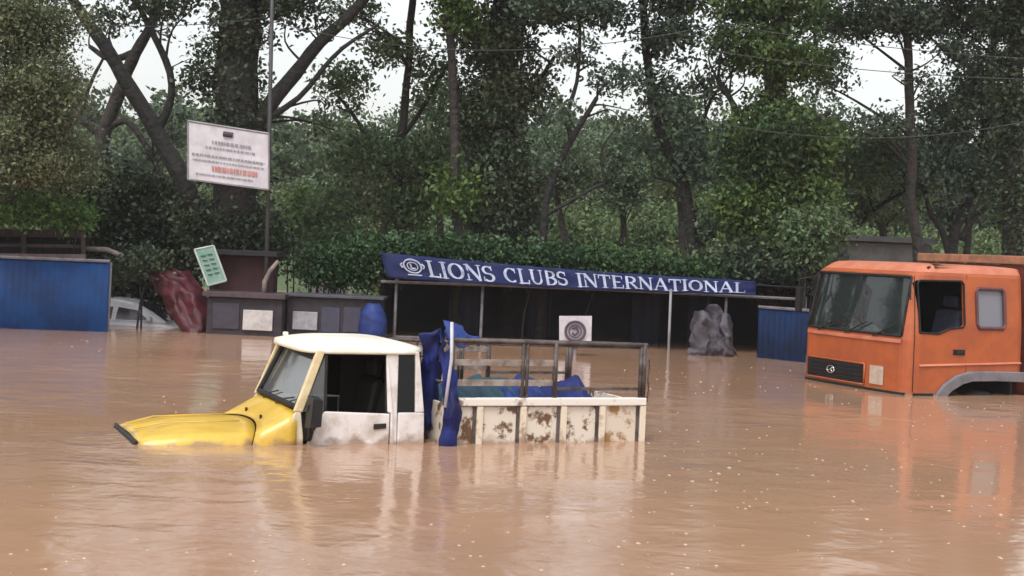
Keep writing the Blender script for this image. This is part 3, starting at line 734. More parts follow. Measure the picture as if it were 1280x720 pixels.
def section(z, inset=0, rear=2.12):
    W = hwz(z); pts = []
    fr = [-1 + 2 * k / 36 for k in range(37)]
    fr = [math.copysign(1 - (1 - abs(q)) ** 1.5 if abs(q) > .5 else abs(q) * (1 - .5 ** 1.5) / .5, q) for q in fr]
    for q in fr: pts.append((fs(q * W, z) + inset, q * (W - inset)))
    R1 = rear - inset
    for s in (.5, 1.0, 1.5, R1 - .1): pts.append((s, W - inset))
    pts += [(R1 - .03, W - inset - .02), (R1, W - inset - .1), (R1, 0), (R1, -(W - inset - .1)), (R1 - .03, -(W - inset - .02))]
    for s in (R1 - .1, 1.5, 1.0, .5): pts.append((s, -(W - inset)))
    return pts
def shell(levels, inset, capz_top, mbx=None):
    mb = MB(); rows = [[VL(s, ww, z) for s, ww in section(z, inset)] for z in levels]
    mb.grid(rows, close=True); n = len(rows[0]); 
    mb.f.append(tuple(range(n))); mb.f.append(tuple(range((len(rows)-1)*n, len(rows)*n)))
    return mb
def boolean(o, cutters):
    for c in cutters:
        m_ = o.modifiers.new('cut', 'BOOLEAN'); m_.operation = 'DIFFERENCE'; m_.solver = 'EXACT'; m_.object = c
    bpy.context.view_layer.update()
    dg = bpy.context.evaluated_depsgraph_get(); me = bpy.data.meshes.new_from_object(o.evaluated_get(dg))
    o.modifiers.clear(); o.data = me
    for c in cutters: bpy.data.objects.remove(c)
lv = [-.45, -.2, .0, .1, .3, .5, .7, .78, .85, 1.0, 1.2, 1.4, 1.6, 1.72, 1.78, 1.82, 1.845]
body = shell(lv, 0, True).build('cab_body', orange, tr)
inner = shell([-.35, .0, .5, .85, 1.2, 1.6, 1.74], .045, True).build('cut', orange, tr)
cut = [inner]
# windscreen opening
c1 = MB(); c1.hexa([VL(-.4, -1.07, .83), VL(-.4, 1.04, .83), VL(-.4, 1.02, 1.69), VL(-.4, -1.02, 1.69)], [VL(.5, -1.07, .83), VL(.5, 1.04, .83), VL(.5, 1.02, 1.69), VL(.5, -1.02, 1.69)])
cut.append(c1.build('cut', orange, tr))
dw = [(.19,.90),(.15,1.60),(.19,1.64),(.95,1.65),(.99,1.61),(1.0,1.02),(.96,.985),(.74,.965),(.52,.885)]
for sgn in (1, -1):
    c2 = MB(); c2.hexa([VL(s, sgn*1.4, z) for s, z in dw], [VL(s, sgn*.95, z) for s, z in dw]); cut.append(c2.build('cut', orange, tr))
    qw = [(1.27,.98),(1.23,1.03),(1.22,1.50),(1.26,1.55),(1.70,1.55),(1.74,1.50),(1.75,1.04),(1.71,.98)]
    c3 = MB(); c3.hexa([VL(s, sgn*1.4, z) for s, z in qw], [VL(s, sgn*.95, z) for s, z in qw]); cut.append(c3.build('cut', orange, tr))
    arch = [(.46,-.6),(.60,-.02),(.80,.16),(1.04,.25),(1.70,.25),(1.95,.22),(2.3,.2),(2.3,-.6)]
    c4 = MB(); c4.hexa([VL(s, sgn*1.4, z) for s, z in arch], [VL(s, sgn*.75, z) for s, z in arch]); cut.append(c4.build('cut', orange, tr))
boolean(body, cut)
# roof cap, paler
rc = MB().grid([[VL(s, ww, z + .002) for s, ww in [(s_ * 1., w__) for s_, w__ in section(z)]] for z in (1.76, 1.80, 1.83, 1.85)], close=True)
rows = []
base_sec = section(1.85)
cx_ = sum(p[0] for p in base_sec) / len(base_sec)
for k, (f_, z) in enumerate(((1, 1.852), (.96, 1.868), (.8, 1.885), (.5, 1.893), (.05, 1.896))):
    rows.append([VL(1.1 + (s - 1.1) * f_, ww * f_, z) for s, ww in base_sec])
rc.grid(rows, close=True)
rc.build('roof', orange_l, tr, smooth=True)
# glass
tg = glass('truck_windscreen_glass', (.38, .46, .45), .22, .03, (.07, .10, .10), 1.1)  # teal reflections put into the tint and film colour
def fgrid(u0, u1, z0, z1, off, nu=18, nv=8):
    return [[VL(fs(u0 + (u1-u0)*i/nu, z0 + (z1-z0)*j/nv) + off, u0 + (u1-u0)*i/nu, z0 + (z1-z0)*j/nv) for i in range(nu+1)] for j in range(nv+1)]
tws = MB().grid(fgrid(-1.09, 1.055, .815, 1.705, .02)).build('windscreen', tg, tr, smooth=True)
gk = MB()
def fpath(pts, off, r, mb):
    mb.tube([VL(fs(u, z) + off, u, z) for u, z in pts], r, 6)
fpath([(-1.06 + 2.09*k/16, .835) for k in range(17)], -.002, .022, gk); fpath([(-1.02 + 2.03*k/16, 1.685) for k in range(17)], -.002, .022, gk)
fpath([(-1.065 + .05*k/6, .835 + .85*k/6) for k in range(7)], -.002, .020, gk); fpath([(1.035 - .02*k/6, .835 + .85*k/6) for k in range(7)], -.002, .020, gk)
gk.build('seal', rubber, tws, smooth=True)
wp = MB()
for u in (-.75, -.1, .5): fpath([(u, .80), (u + .22, .90), (u + .45, 1.0)], -.03, .010, wp)
wp.build('wiper', plastic, tws)
vis = MB().grid(fgrid(-1.04, 1.03, 1.60, 1.70, .035, 16, 2)).build('sun_strip', rubber, tws)
for sgn in (1, -1):
    gp = MB(); gp.hexa([VL(s, sgn*(hwz(z) - .03), z) for s, z in dw], [VL(s, sgn*(hwz(z) - .035), z) for s, z in dw])
    if sgn == -1: gp.build('door_glass', tg, tr)
    sl = MB(); lp = [VL(s, sgn*(hwz(z) + .002), z) for s, z in dw]; sl.tube(lp + [lp[0]], .016, 6); sl.build('door_window_seal', rubber, tr)
    gp = MB(); gp.hexa([VL(s, sgn*(hwz(z) - .02), z) for s, z in qw], [VL(s, sgn*(hwz(z) - .03), z) for s, z in qw])
    q_ = gp.build('rear_side_window', glass('curtained_glass', (.4,.42,.45), .75, .04, (.22, .23, .27)), tr)
    sl = MB(); lp = [VL(s, sgn*(hwz(z) + .004), z) for s, z in qw]; sl.tube(lp + [lp[0]], .028, 6); sl.build('seal', mat('maroon_rubber', (.10, .04, .05), .6), q_)
    # door shut lines, handle, crease
    dl = MB()
    for a, b in (((1.05, 1.74), (1.05, .30)), ((1.05,.30),(.80,.20))):
        pa, pb = VL(a[0], sgn*(hwz(a[1])+.001), a[1]), VL(b[0], sgn*(hwz(b[1])+.001), b[1]); dl.tube([pa, (pa+pb)/2 + Vector((0, -sgn*.004, 0)), pb], .006, 5)
    pa = [VL(.10, sgn*(hwz(z) - .004 ), z) for z in (1.70, 1.2, .85, .4, .05)]; dl.tube(pa, .006, 5)
    dl.build('door_gap', rubber, tr)
    hn = MB().box(VL(.84, sgn*1.192, .60), VL(1.0, sgn*1.215, .65)); hn.box(VL(.80, sgn*1.191, .585), VL(1.02, sgn*1.196, .665)); hn.build('door_handle', plastic, tr, bevel=.004)
    cs = MB(); cs.hexa([VL(.2, sgn*1.185, .41), VL(2.08, sgn*1.185, .46), VL(2.08, sgn*1.185, .50), VL(.2, sgn*1.185, .45)], [VL(.2, sgn*1.215, .42), VL(2.08, sgn*1.215, .47), VL(2.08, sgn*1.2, .49), VL(.2, sgn*1.2, .44)])
    cs.build('side_moulding', orange_l, tr, bevel=.006)
    # wheel-arch flare and wheel
    out = [(.40,-.30),(.44,-.04),(.62,.16),(.84,.29),(1.10,.355),(1.60,.36),(2.12,.35)]; inn = [(.60,-.30),(.63,-.06),(.76,.07),(.96,.17),(1.14,.21),(1.60,.215),(2.12,.20)]
    rowa = [VL(s, sgn*1.20, z) for s, z in out]; rowb = [VL(s, sgn*1.25, z - .01) for s, z in out]; rowc = [VL(s, sgn*1.25, z) for s, z in inn]; rowd = [VL(s, sgn*1.0, z) for s, z in inn]
    MB().grid([rowa, rowb, rowc, rowd]).build('wheel_arch', fender, tr, smooth=False, bevel=.01)
    wheel(tr, 1.40, sgn*1.16 if sgn > 0 else -.86, -WD + .50, .50, .28, fender)
    wheel(tr, 5.0, sgn*1.16 if sgn > 0 else -.86, -WD + .50, .50, .28, fender)
    mi = MB(); mi.tube([VL(.06, sgn*1.12, 1.60), VL(-.06, sgn*1.24, 1.56), VL(-.06, sgn*1.25, 1.36)], .014, 6)
    if sgn < 0: mi.hexa([VL(-.09, sgn*1.19, 1.05), VL(-.09, sgn*1.30, 1.05), VL(-.09, sgn*1.30, 1.42), VL(-.09, sgn*1.19, 1.42)], [VL(-.03, sgn*1.19, 1.05), VL(-.03, sgn*1.30, 1.05), VL(-.03, sgn*1.30, 1.42), VL(-.03, sgn*1.19, 1.42)])
    mi.build('mirror', plastic, tr, bevel=.01)
# front furniture
def fpanel(poly_u, z0, z1, off, th, name, m, n=14, bev=.01, parent=tr, skew=0):
    u0, u1 = poly_u; mb = MB()
    a = [[VL(fs(u0 + (u1-u0)*i/n, z) - off, u0 + (u1-u0)*i/n, z) for i in range(n+1)] for z in (z0, z0+.012, (z0+z1)/2, z1-.012, z1)]
    b = [[VL(fs(u0 + (u1-u0)*i/n, z) + th, u0 + (u1-u0)*i/n, z) for i in range(n+1)] for z in (z0, z1)]
    mb.grid([b[0]] + a + [b[1]])
    for i in (0, n): pass
    return mb.build(name, m, parent)
fpanel((-1.04, 1.05), .735, .785, .018, .01, 'cowl_lip', orange_l)
gr = fpanel((-1.00, .34), .075, .37, .012, .02, 'grille', plastic)
for z in (.125, .185, .245, .305): fpanel((-.97, .31), z, z + .022, .028, .0, 'grille_bar', rubber, parent=gr)
fr_ = MB(); fpath([(-1.0 + 1.34*k/12, .375) for k in range(13)], -.012, .014, fr_); fpath([(-1.0 + 1.34*k/12, .07) for k in range(13)], -.012, .014, fr_); fpath([(.345, .07), (.345, .375)], -.012, .014, fr_)
fr_.build('surround', orange, gr, smooth=True)
em = MB(); cc = [( -.38 + .085*math.cos(a), .225 + .055*math.sin(a)) for a in [2*math.pi*k/16 for k in range(17)]]; fpath(cc, -.04, .010, em); fpath([(-.45, .19), (-.38, .235), (-.32, .255)], -.04, .012, em); fpath([(-.38, .225), (-.34, .19)], -.04, .010, em)
em.build('emblem', chrome, gr, smooth=True)
for u in ((.46, .74), (-1.16, -1.05)):
    hl = fpanel(u, .10, .37, .012, .02, 'headlight', mat('lamp_lens', (.42, .33, .26), .15, (.5, .42, .35), 12, coat=.6), n=6)
lip = fpanel((-1.12, 1.12), -.08, .035, .02, .02, 'bumper_lip', rubber)
step = MB(); vbox(step, .12, .46, 1.17, 1.205, -.1, .035); step.build('step_trim', rubber, tr)
ms = MB().tube([VL(.42, 1.02, 1.80), VL(.42, 1.07, 1.82)], .035, 10); ms.build('marker_lamp', rubber, tr)
# cab interior
din = MB(); din.hexa([VL(.10, 1.1, .80), VL(.45, 1.1, .78), VL(.5, 1.1, .4), VL(.12, 1.1, .4)], [VL(.10, -1.1, .80), VL(.45, -1.1, .78), VL(.5, -1.1, .4), VL(.12, -1.1, .4)]); din.build('dashboard', plastic, tr, bevel=.02)
for w0 in (-.62, .62):
    st = MB(); st.hexa([VL(1.02, w0-.27, .45), VL(1.2, w0-.27, .45), VL(1.32, w0-.25, 1.22), VL(1.2, w0-.25, 1.22)], [VL(1.02, w0+.27, .45), VL(1.2, w0+.27, .45), VL(1.32, w0+.25, 1.22), VL(1.2, w0+.25, 1.22)])
    vbox(st, .62, 1.16, w0-.27, w0+.27, .36, .5); vbox(st, 1.22, 1.33, w0-.14, w0+.14, 1.25, 1.42)
    st.build('seat', mat('truck_seat', (.04, .045, .08), .7, (.07, .07, .10), 9), tr, bevel=.04)
sw = MB(); cc = VL(.58, -.62, .93); e2 = Vector((.6, 0, .8)).cross(e1)
sw.tube([cc + (e1*math.cos(a) + e2*math.sin(a))*.23 for a in [2*math.pi*k/24 for k in range(25)]], .017, 6, cap=False); sw.tube([cc, VL(.40, -.62, .72)], .03, 6); sw.tube([cc - e1*.23, cc + e1*.23], .02, 5)
sw.build('steering_wheel', plastic, tr, smooth=True)
vb = MB(); vbox(vb, .30, .62, -1.05, 1.05, 1.66, 1.70); vb.build('sun_visor', plastic, tr)
cl = mat('rag_white', (.6, .55, .56), .9, (.4, .36, .38), 9)  # pinkish-white windscreen reflections, built as two pale mounds
for i, (w0, z0) in enumerate(((-.3, .85), (.1, .84))):
    rows = [[VL(.28 + .12*math.sin(a)*r, w0 + .2*math.cos(a)*r, z0 + .10*(1-r*r) + .02*noise.noise((a*2, r*3, i))) for a in [2*math.pi*k/18 for k in range(18)]] for r in (.02, .3, .6, .85, 1)]
    o = MB().grid(rows, close=True).build('cloth_bundle', cl, smooth=True); o.parent = None
    bpy.context.view_layer.update(); o.matrix_world = tr.matrix_world.copy()
    tag(o, ['pale cloth bundle on the truck dashboard, farther from the door', 'pale cloth bundle on the truck dashboard, nearer the door'][i], 'cloth')
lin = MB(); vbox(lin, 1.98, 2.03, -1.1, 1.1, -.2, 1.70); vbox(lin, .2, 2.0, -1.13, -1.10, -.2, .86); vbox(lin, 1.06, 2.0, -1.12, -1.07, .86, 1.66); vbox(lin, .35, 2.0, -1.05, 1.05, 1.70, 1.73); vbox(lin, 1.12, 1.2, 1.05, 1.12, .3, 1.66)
lin.build('cab_lining', mat('cab_lining', (.018, .017, .022), .85), tr)  # dark lining added to darken the cab behind the glass
# load body behind the cab
maroon = mat('maroon_boards', (.16, .035, .025), .7, (.09, .022, .018), 4)
woodtop = mat('weathered_orange_wood', (.36, .16, .085), .7, (.20, .10, .06), 6)
ld = MB(); vbox(ld, 2.28, 2.36, -1.2, 1.2, -.05, 1.92); load = ld.build('headboard', maroon, tr, bevel=.01)
q = MB(); vbox(q, 2.24, 2.40, -1.24, 1.24, 1.93, 2.06); q.build('top_beam', woodtop, load, bevel=.012)
for sgn in (1, -1):
    q = MB()
    for k in range(5): vbox(q, 2.37, 6.2, sgn*1.21, sgn*1.16, .05 + k*.30, .33 + k*.30)
    q.build('side_boards', maroon, tr, bevel=.008)
    for s in (2.42, 3.3, 4.2, 5.1, 6.15):
        q = MB(); vbox(q, s - .04, s + .04, sgn*1.25, sgn*1.212, -.1, 1.58); q.build('stake', woodtop, tr, bevel=.006)
q = MB(); vbox(q, 2.2, 6.2, -1.2, 1.2, -.12, .0); q.build('load_floor', woodtop, tr)
q = MB(); vbox(q, .5, 6.1, -.45, -.35, -.5, -.25); vbox(q, .5, 6.1, .35, .45, -.5, -.25); q.build('chassis', rubber, tr)

# ================================================================ shelters and stalls behind
navy_dk = mat('dark_navy_sheet', (.012, .014, .035), .8, (.02, .02, .03), 3, bump=.01, bscale=6)  # shade under the shed roof put into this dark navy
black_w = mat('soot_wall', (.010, .010, .014), .9, (.018, .016, .018), 2)  # shed's inner shade put into the colour; kiosk roof and back board share it
bluetin = mat('blue_tin', (.003, .034, .125), .6, (.003, .018, .07), 1.5, spec=.15, detail=8)
tinpost = mat('grey_post', (.16, .15, .17), .6, (.10, .09, .09), 8)
banner_m = mat('navy_banner_cloth', (.012, .019, .078), .8, (.022, .028, .078), 3, spec=.15, bump=.006, bscale=4)
letter_m = mat('banner_letters', (.40, .44, .58), .7, (.28, .32, .44), 5)

shed = empty('market_shed', (1.0, 29.5, -WD), 0, 'long black-walled lean-to behind the blue banner, its floor under water', 'shed')
so = Vector(shed.location)
def sp(px, py, Y): return at(px, py, Y) - so
xl, xr = at(474, 400, 29).x, at(1008, 400, 29).x
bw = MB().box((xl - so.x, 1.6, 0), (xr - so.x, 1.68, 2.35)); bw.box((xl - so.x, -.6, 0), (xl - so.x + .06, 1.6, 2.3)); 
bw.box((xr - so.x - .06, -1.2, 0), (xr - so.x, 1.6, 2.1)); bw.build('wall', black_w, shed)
tl, trr = at(476, 316, 28.0), at(955, 352, 28.0)
rows = []
for i in range(30):
    t = i / 29; x = tl.x + (xr + .2 - tl.x) * t; zt = tl.z + (trr.z - tl.z) * t
    rows.append([Vector((x, 28.0 + v * 3.3, zt - .09 - .02 * v - .06 * math.sin(math.pi * v) + .03 * noise.noise((x * 1.3, v * 3, 0)))) - so for v in [k / 8 for k in range(9)]])
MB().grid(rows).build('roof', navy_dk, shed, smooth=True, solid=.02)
for px in (492, 600, 905, 1004):
    p0 = at(px, 438, 28.1); MB().tube([Vector((p0.x, 28.1, -WD)) - so, Vector((p0.x, 28.1, 1.15)) - so], .03, 8).build('post', tinpost, shed, smooth=True)
fb = MB().tube([sp(476, 352, 28.05), sp(600, 356, 28.05), sp(760, 362, 28.05), sp(1000, 374, 28.05)], .03, 6); fb.build('front_beam', tinpost, shed)
# hanging curtain strips inside, the shed's shade put into their dark colour
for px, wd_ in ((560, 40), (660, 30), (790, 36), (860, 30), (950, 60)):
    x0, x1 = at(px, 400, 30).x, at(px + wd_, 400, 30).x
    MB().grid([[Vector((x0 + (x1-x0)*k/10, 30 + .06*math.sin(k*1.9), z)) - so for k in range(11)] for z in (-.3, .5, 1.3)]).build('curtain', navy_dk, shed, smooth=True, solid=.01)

# ---- banner with its lettering
bn = empty('banner', tuple(at(476, 348, 27.8)), 0, 'long navy blue banner with white LIONS CLUBS INTERNATIONAL lettering along the shed front', 'banner'); bo = Vector(bn.location)
def bpt(u, v):
    """u 0..1 along, v 0 top..1 bottom, on the gently sagging cloth"""
    top = at(475 + 470*u, 315.5 + 36*u + 3*math.sin(math.pi*u), 27.8); bot = at(484 + 461*u, 347 + 22*u + 3*math.sin(math.pi*u), 27.74)
    p = top.lerp(bot, v); p.y += .05 * noise.noise((u*14, v*2, 1)) + .03 * noise.noise((u*45, v*3, 4)); p.z += .02 * noise.noise((u*20, 0, 7)) * (1 if v > .5 else .4)
    return p - bo
MB().grid([[bpt(k/60, j/8) for k in range(61)] for j in range(9)]).build('cloth', banner_m, bn, smooth=True, solid=.008)
GL = {  # serif capitals as strokes on a 0..1 box: (x0,y0,x1,y1,width)
 'I': (.42, [(.21,0,.21,1,.17)], [(.02,.40,1),(.02,.40,0)]),
 'L': (.78, [(.22,0,.22,1,.17),(.1,.04,.72,.04,.08),(.70,.0,.72,.25,.07)], [(.04,.42,1),(.04,.42,0)]),
 'N': (.98, [(.16,0,.16,1,.09),(.16,.98,.80,.02,.18),(.80,0,.80,1,.09)], [(.0,.32,0),(.66,.96,1),(.0,.2,1)]),
 'T': (.84, [(.42,0,.42,1,.17),(.05,.95,.79,.95,.09),(.06,.72,.06,.97,.06),(.78,.72,.78,.97,.06)], [(.24,.60,0)]),
 'E': (.80, [(.20,0,.20,1,.17),(.2,.95,.70,.95,.08),(.2,.5,.56,.5,.08),(.2,.05,.74,.05,.08),(.70,.75,.70,.97,.06),(.74,.03,.74,.27,.06)], [(.03,.3,1),(.03,.3,0)]),
}
def arc(cx, cy, rx, ry, a0, a1, wmin, wmax, n=14):
    out = []
    for k in range(n):
        q0 = R(a0 + (a1-a0)*k/n); q1 = R(a0 + (a1-a0)*(k+1)/n); qm = (q0+q1)/2
        out.append((cx+rx*math.cos(q0), cy+ry*math.sin(q0), cx+rx*math.cos(q1), cy+ry*math.sin(q1), wmin + (wmax-wmin)*abs(math.cos(qm))**1.2))
    return out
GL['O'] = (.98, arc(.48,.5,.37,.45,0,360,.07,.19,22), [])
GL['C'] = (.92, arc(.50,.5,.38,.45,50,310,.07,.19,20) + [(.78,.68,.78,.98,.06)], [])
GL['S'] = (.70, arc(.33,.73,.24,.23,40,270,.08,.15,12) + arc(.35,.26,.26,.24,90,-140,.08,.16,12) + [(.55,.72,.55,.98,.06),(.08,.03,.08,.28,.06)], [])
GL['U'] = (.95, [(.20,.32,.20,1,.17),(.76,.32,.76,1,.09)] + arc(.48,.34,.28,.31,180,360,.09,.14,10), [(.04,.38,1),(.62,.90,1)])
GL['B'] = (.84, [(.22,0,.22,1,.17)] + arc(.40,.74,.27,.22,-90,90,.07,.16,10) + arc(.42,.27,.32,.24,-90,90,.07,.17,10) + [(.2,.96,.42,.96,.07),(.2,.51,.44,.51,.07),(.2,.04,.44,.04,.07)], [])
GL['R'] = (.92, [(.22,0,.22,1,.17)] + arc(.42,.73,.28,.23,-90,90,.07,.16,10) + [(.2,.96,.44,.96,.07),(.2,.50,.44,.50,.07),(.44,.5,.80,.02,.15)], [(.04,.40,0),(.68,.94,0)])
GL['A'] = (.96, [(.10,0,.47,1,.08),(.47,1,.82,0,.18),(.22,.33,.68,.33,.07)], [(-.03,.24,0),(.62,1.0,0)])
def strokes(mb, ch, x, w_, mp):
    adv, st, sf_ = GL[ch]
    for (x0, y0, x1, y1, wd_) in st:
        dx, dy = x1-x0, y1-y0; l = math.hypot(dx, dy) or 1; nx, ny = -dy/l*wd_/2, dx/l*wd_/2
        ex, ey = dx/l*.02, dy/l*.02
        q = [(x0-nx-ex, y0-ny-ey), (x1-nx+ex, y1-ny+ey), (x1+nx+ex, y1+ny+ey), (x0+nx-ex, y0+ny-ey)]
        a = [mp(x + p[0]*w_, p[1], 0) for p in q]; b = [mp(x + p[0]*w_, p[1], 1) for p in q]
        mb.hexa(a, b)
    for (a0, a1, yy) in sf_:
        y0, y1 = (yy - .05, yy) if yy else (0, .05)
        q = [(a0, y0), (a1, y0), (a1, y1), (a0, y1)]
        mb.hexa([mp(x + p[0]*w_, p[1], 0) for p in q], [mp(x + p[0]*w_, p[1], 1) for p in q])
    return adv * w_
def bmap(u, y, layer, top=.16, bot=.86):
    p = bpt(u, bot + (top - bot) * y); p.y -= .012 + .010 * layer; return p
words = [('LIONS', 529, 615), ('CLUBS', 626, 707), ('INTERNATIONAL', 718, 932)]
for wd_, xa, xb in words:
    LT = MB()
    tot = sum(GL[c][0] for c in wd_); ua, ub = (xa - 475)/470, (xb - 475)/470
    x = ua; k = (ub - ua) / tot
    for c in wd_:
        x += strokes(LT, c, x, k, lambda u, y, l: bmap(u, y, l))
    LT.build('lettering', letter_m, bn)
EM = MB()
def epath(pts, r):
    for (x0, y0), (x1, y1) in zip(pts, pts[1:]):
        a, b = bmap((x0-475)/470, y0, 1), bmap((x1-475)/470, y1, 1); EM.tube([a, b], r, 5)
epath([(512 + 11*math.cos(a), .58 + .40*math.sin(a)) for a in [2*math.pi*k/24 for k in range(25)]], .018)
epath([(512 + 6.5*math.cos(a), .58 + .24*math.sin(a)) for a in [2*math.pi*k/18 for k in range(19)]], .012)
epath([(510, .74), (510, .45), (515, .45)], .018)
epath([(500, .75), (497, .62), (499, .45)], .018); epath([(524, .75), (527, .62), (525, .45)], .018)
epath([(503, .06), (521, .06)], .016)
EM.build('emblem', letter_m, bn)

# ---- notice board on a stake
def wpost(x, y, z1, r, m, name='post', parent=None, off=Vector((0,0,0)), z0=-WD):
    return MB().tube([Vector((x, y, z0)) - off, Vector((x, y, z1)) - off], r, 8).build(name, m, parent, smooth=True)
nb = empty('notice_board', (*at(719, 430, 25.5).xy, -WD), 0, 'small pale square notice with a dark ring emblem, standing behind the load bed', 'notice board'); no_ = Vector(nb.location)
c4_ = [at(699, 395, 25.5), at(740, 395, 25.5), at(739, 434, 25.5), at(699, 434, 25.5)]
MB().hexa([p - no_ for p in c4_], [p - no_ + Vector((0, .02, 0)) for p in c4_]).build('board', mat('notice_white', (.52, .50, .53), .6, (.40, .38, .42), 6), nb, bevel=.003)
ctr = at(719, 414, 25.47) - no_; rg = MB()
rg.tube([ctr + Vector((.17*math.cos(a), 0, .17*math.sin(a))) for a in [2*math.pi*k/28 for k in range(29)]], .022, 6, cap=False)
rg.tube([ctr + Vector((.11*math.cos(a), 0, .11*math.sin(a))) for a in [2*math.pi*k/24 for k in range(25)]], .010, 6, cap=False)
rg.tube([ctr + Vector((-.06, 0, .05)), ctr + Vector((.02, 0, .07)), ctr + Vector((.06, 0, 0)), ctr + Vector((0, 0, -.07)), ctr + Vector((-.05, 0, -.03))], .022, 6)
rg.build('ring_emblem', mat('emblem_ink', (.09, .06, .09), .7), nb)
wpost(at(719, 430, 25.53).x, 25.55, .5, .03, tinpost, 'stake', nb, no_)

# ---- pale post, pale heap, blue panels at the right end
p0 = at(836, 437, 27.6)
o = MB().tube([Vector((p0.x, 27.6, -WD)), Vector((p0.x - .01, 27.6, 1.2))], .026, 8).build('post', mat('pale_post', (.24, .23, .25), .6), smooth=True)
tag(o, 'slim pale post standing in the water before the dark shed', 'post')
gs_ = cloth('hanging_sheet', [[at(866,396,27.3), at(864,420,27.1), at(862,446,27.0)],
        [at(878,388,27.1), at(880,414,26.8), at(878,448,26.9)],
        [at(893,384,27.4), at(896,412,27.1), at(895,448,26.9)],
        [at(908,392,27.2), at(910,418,26.9), at(912,448,27.0)],
        [at(918,402,27.5), at(920,424,27.3), at(922,448,27.3)]], mat('grey_sheeting', (.085, .075, .09), .85, (.025, .022, .03), 3.2, contrast=(.44, .56)), amp=.13, sc=3.2, sub=9)
tag(gs_, 'crumpled greyish sheet slumped in the water at the right end of the shed', 'sheet')
def corr(name, A, Bp, z0, z1, m, label, cat, pitch=.12, amp=.003, frame=True):
    A = Vector(A); Bp = Vector(Bp); L_ = (Bp - A).length; d_ = (Bp - A) / L_; nrm = Vector((d_.y, -d_.x, 0))
    root = empty(name, (A.x, A.y, -WD), 0, label, cat); off = Vector(root.location)
    k = int(L_/pitch*6); pts = [A + d_*L_*i/k + nrm*amp*math.sin(2*math.pi*i/6) for i in range(k+1)]
    MB().grid([[Vector((p.x, p.y, z)) - off for p in pts] for z in (z0, (z0+z1)/2, z1)]).build('tin_sheet', m, root, smooth=True, solid=.004)
    if frame:
        for t in np.linspace(0, 1, max(2, int(L_/2)+1)):
            p = A + d_*L_*t - nrm*.06; wpost(p.x, p.y, z1 - .02, .035, tinpost, 'post', root, off)
        q = MB().tube([A + Vector((0,0,z1-.0)) - off, Bp + Vector((0,0,z1)) - off], .03, 6); q.build('top_rail', tinpost, root)
    return root
e0 = at(946, 446, 27.0); e1_ = at(1012, 446, 26.0)
corr('tin_barrier', (e0.x, 27.0, 0), (e1_.x, 26.2, 0), -WD, .95, mat('dull_blue_tin', (.005, .010, .030), .6, (.005, .022, .075), 1.2, spec=.15), 'dull blue tin panel between the shed and the orange cab', 'tin barrier')
# blue tin fence at the left
A = at(-160, 420, 25.6); Bq = at(132, 412, 26.2)
fz = at(100, 325.5, 26).z
corr('tin_fence', (A.x, 25.6, 0), (Bq.x, 26.3, 0), -WD, fz, bluetin, 'bright blue corrugated tin fence rising from the water at the left edge', 'fence')
# stall frame on top of the fence
sf0 = empty('stall_roof_frame', (at(50, 326, 27).x, 27.0, fz), 0, 'brown timber frame with pinkish planks along the top of the blue fence', 'timber frame'); fo = Vector(sf0.location)
brown = mat('brown_timber', (.055, .035, .032), .8, (.03, .02, .02), 6); pinkp = mat('pinkish_plank', (.17, .11, .12), .8, (.10, .065, .075), 5)
def bar(p, q, r, name, m, root, off, h=None):
    p = p - off; q = q - off; h = h or r
    return MB().hexa([p + Vector((0,-r,-h)), p + Vector((0,r,-h)), p + Vector((0,r,h)), p + Vector((0,-r,h))], [q + Vector((0,-r,-h)), q + Vector((0,r,-h)), q + Vector((0,r,h)), q + Vector((0,-r,h))]).build(name, m, root, bevel=.004)
bar(at(-160, 288, 27), at(107, 293, 27), .06, 'top_beam', brown, sf0, fo, .07)
bar(at(-160, 318, 26.6), at(107, 321, 26.6), .03, 'plank', pinkp, sf0, fo, .045)
bar(at(-160, 304, 26.9), at(107, 308, 26.9), .03, 'plank', brown, sf0, fo, .03)
for px in (-60, 30, 104):
    a = at(px, 292, 26.8); b = at(px, 326, 26.8); q = MB().tube([a - fo, b - fo], .045, 6); q.build('upright', brown, sf0)
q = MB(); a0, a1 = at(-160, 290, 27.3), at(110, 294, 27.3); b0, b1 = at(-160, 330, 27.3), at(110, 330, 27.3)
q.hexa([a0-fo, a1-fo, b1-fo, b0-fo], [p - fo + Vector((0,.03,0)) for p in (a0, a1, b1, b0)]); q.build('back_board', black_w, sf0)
o = MB().tube([at(108, 311, 27.2), at(134, 312, 27.2), at(154, 320, 27.2)], .05, 6).build('timber', mat('pale_timber', (.26, .23, .21), .8, (.15, .13, .12), 6), smooth=True)
tag(o, 'pale timber end poking out right of the blue fence top', 'timber')

# red sheet sloping to the water
red = mat('maroon_tarp', (.085, .010, .018), .6, (.045, .008, .012), 3, bump=.012, bscale=7)
rd = cloth('tarpaulin', [[at(166,330,28.2), at(184,350,28.0), at(203,374,27.8), at(214,400,27.6)],
                         [at(184,328,27.9), at(200,352,27.7), at(216,376,27.4), at(228,412,27.3)],
                         [at(202,334,28.1), at(220,354,27.5), at(232,382,27.5), at(240,420,27.0)],
                         [at(220,338,27.8), at(236,356,27.7), at(248,382,27.3), at(254,420,27.2)],
                         [at(236,344,28.1), at(252,360,27.9), at(262,384,27.7), at(268,420,27.5)]], red, amp=.09, sc=2.8, sub=9)
tag(rd, 'maroon tarpaulin sloping down into the water beside the ivy trunk', 'tarpaulin')
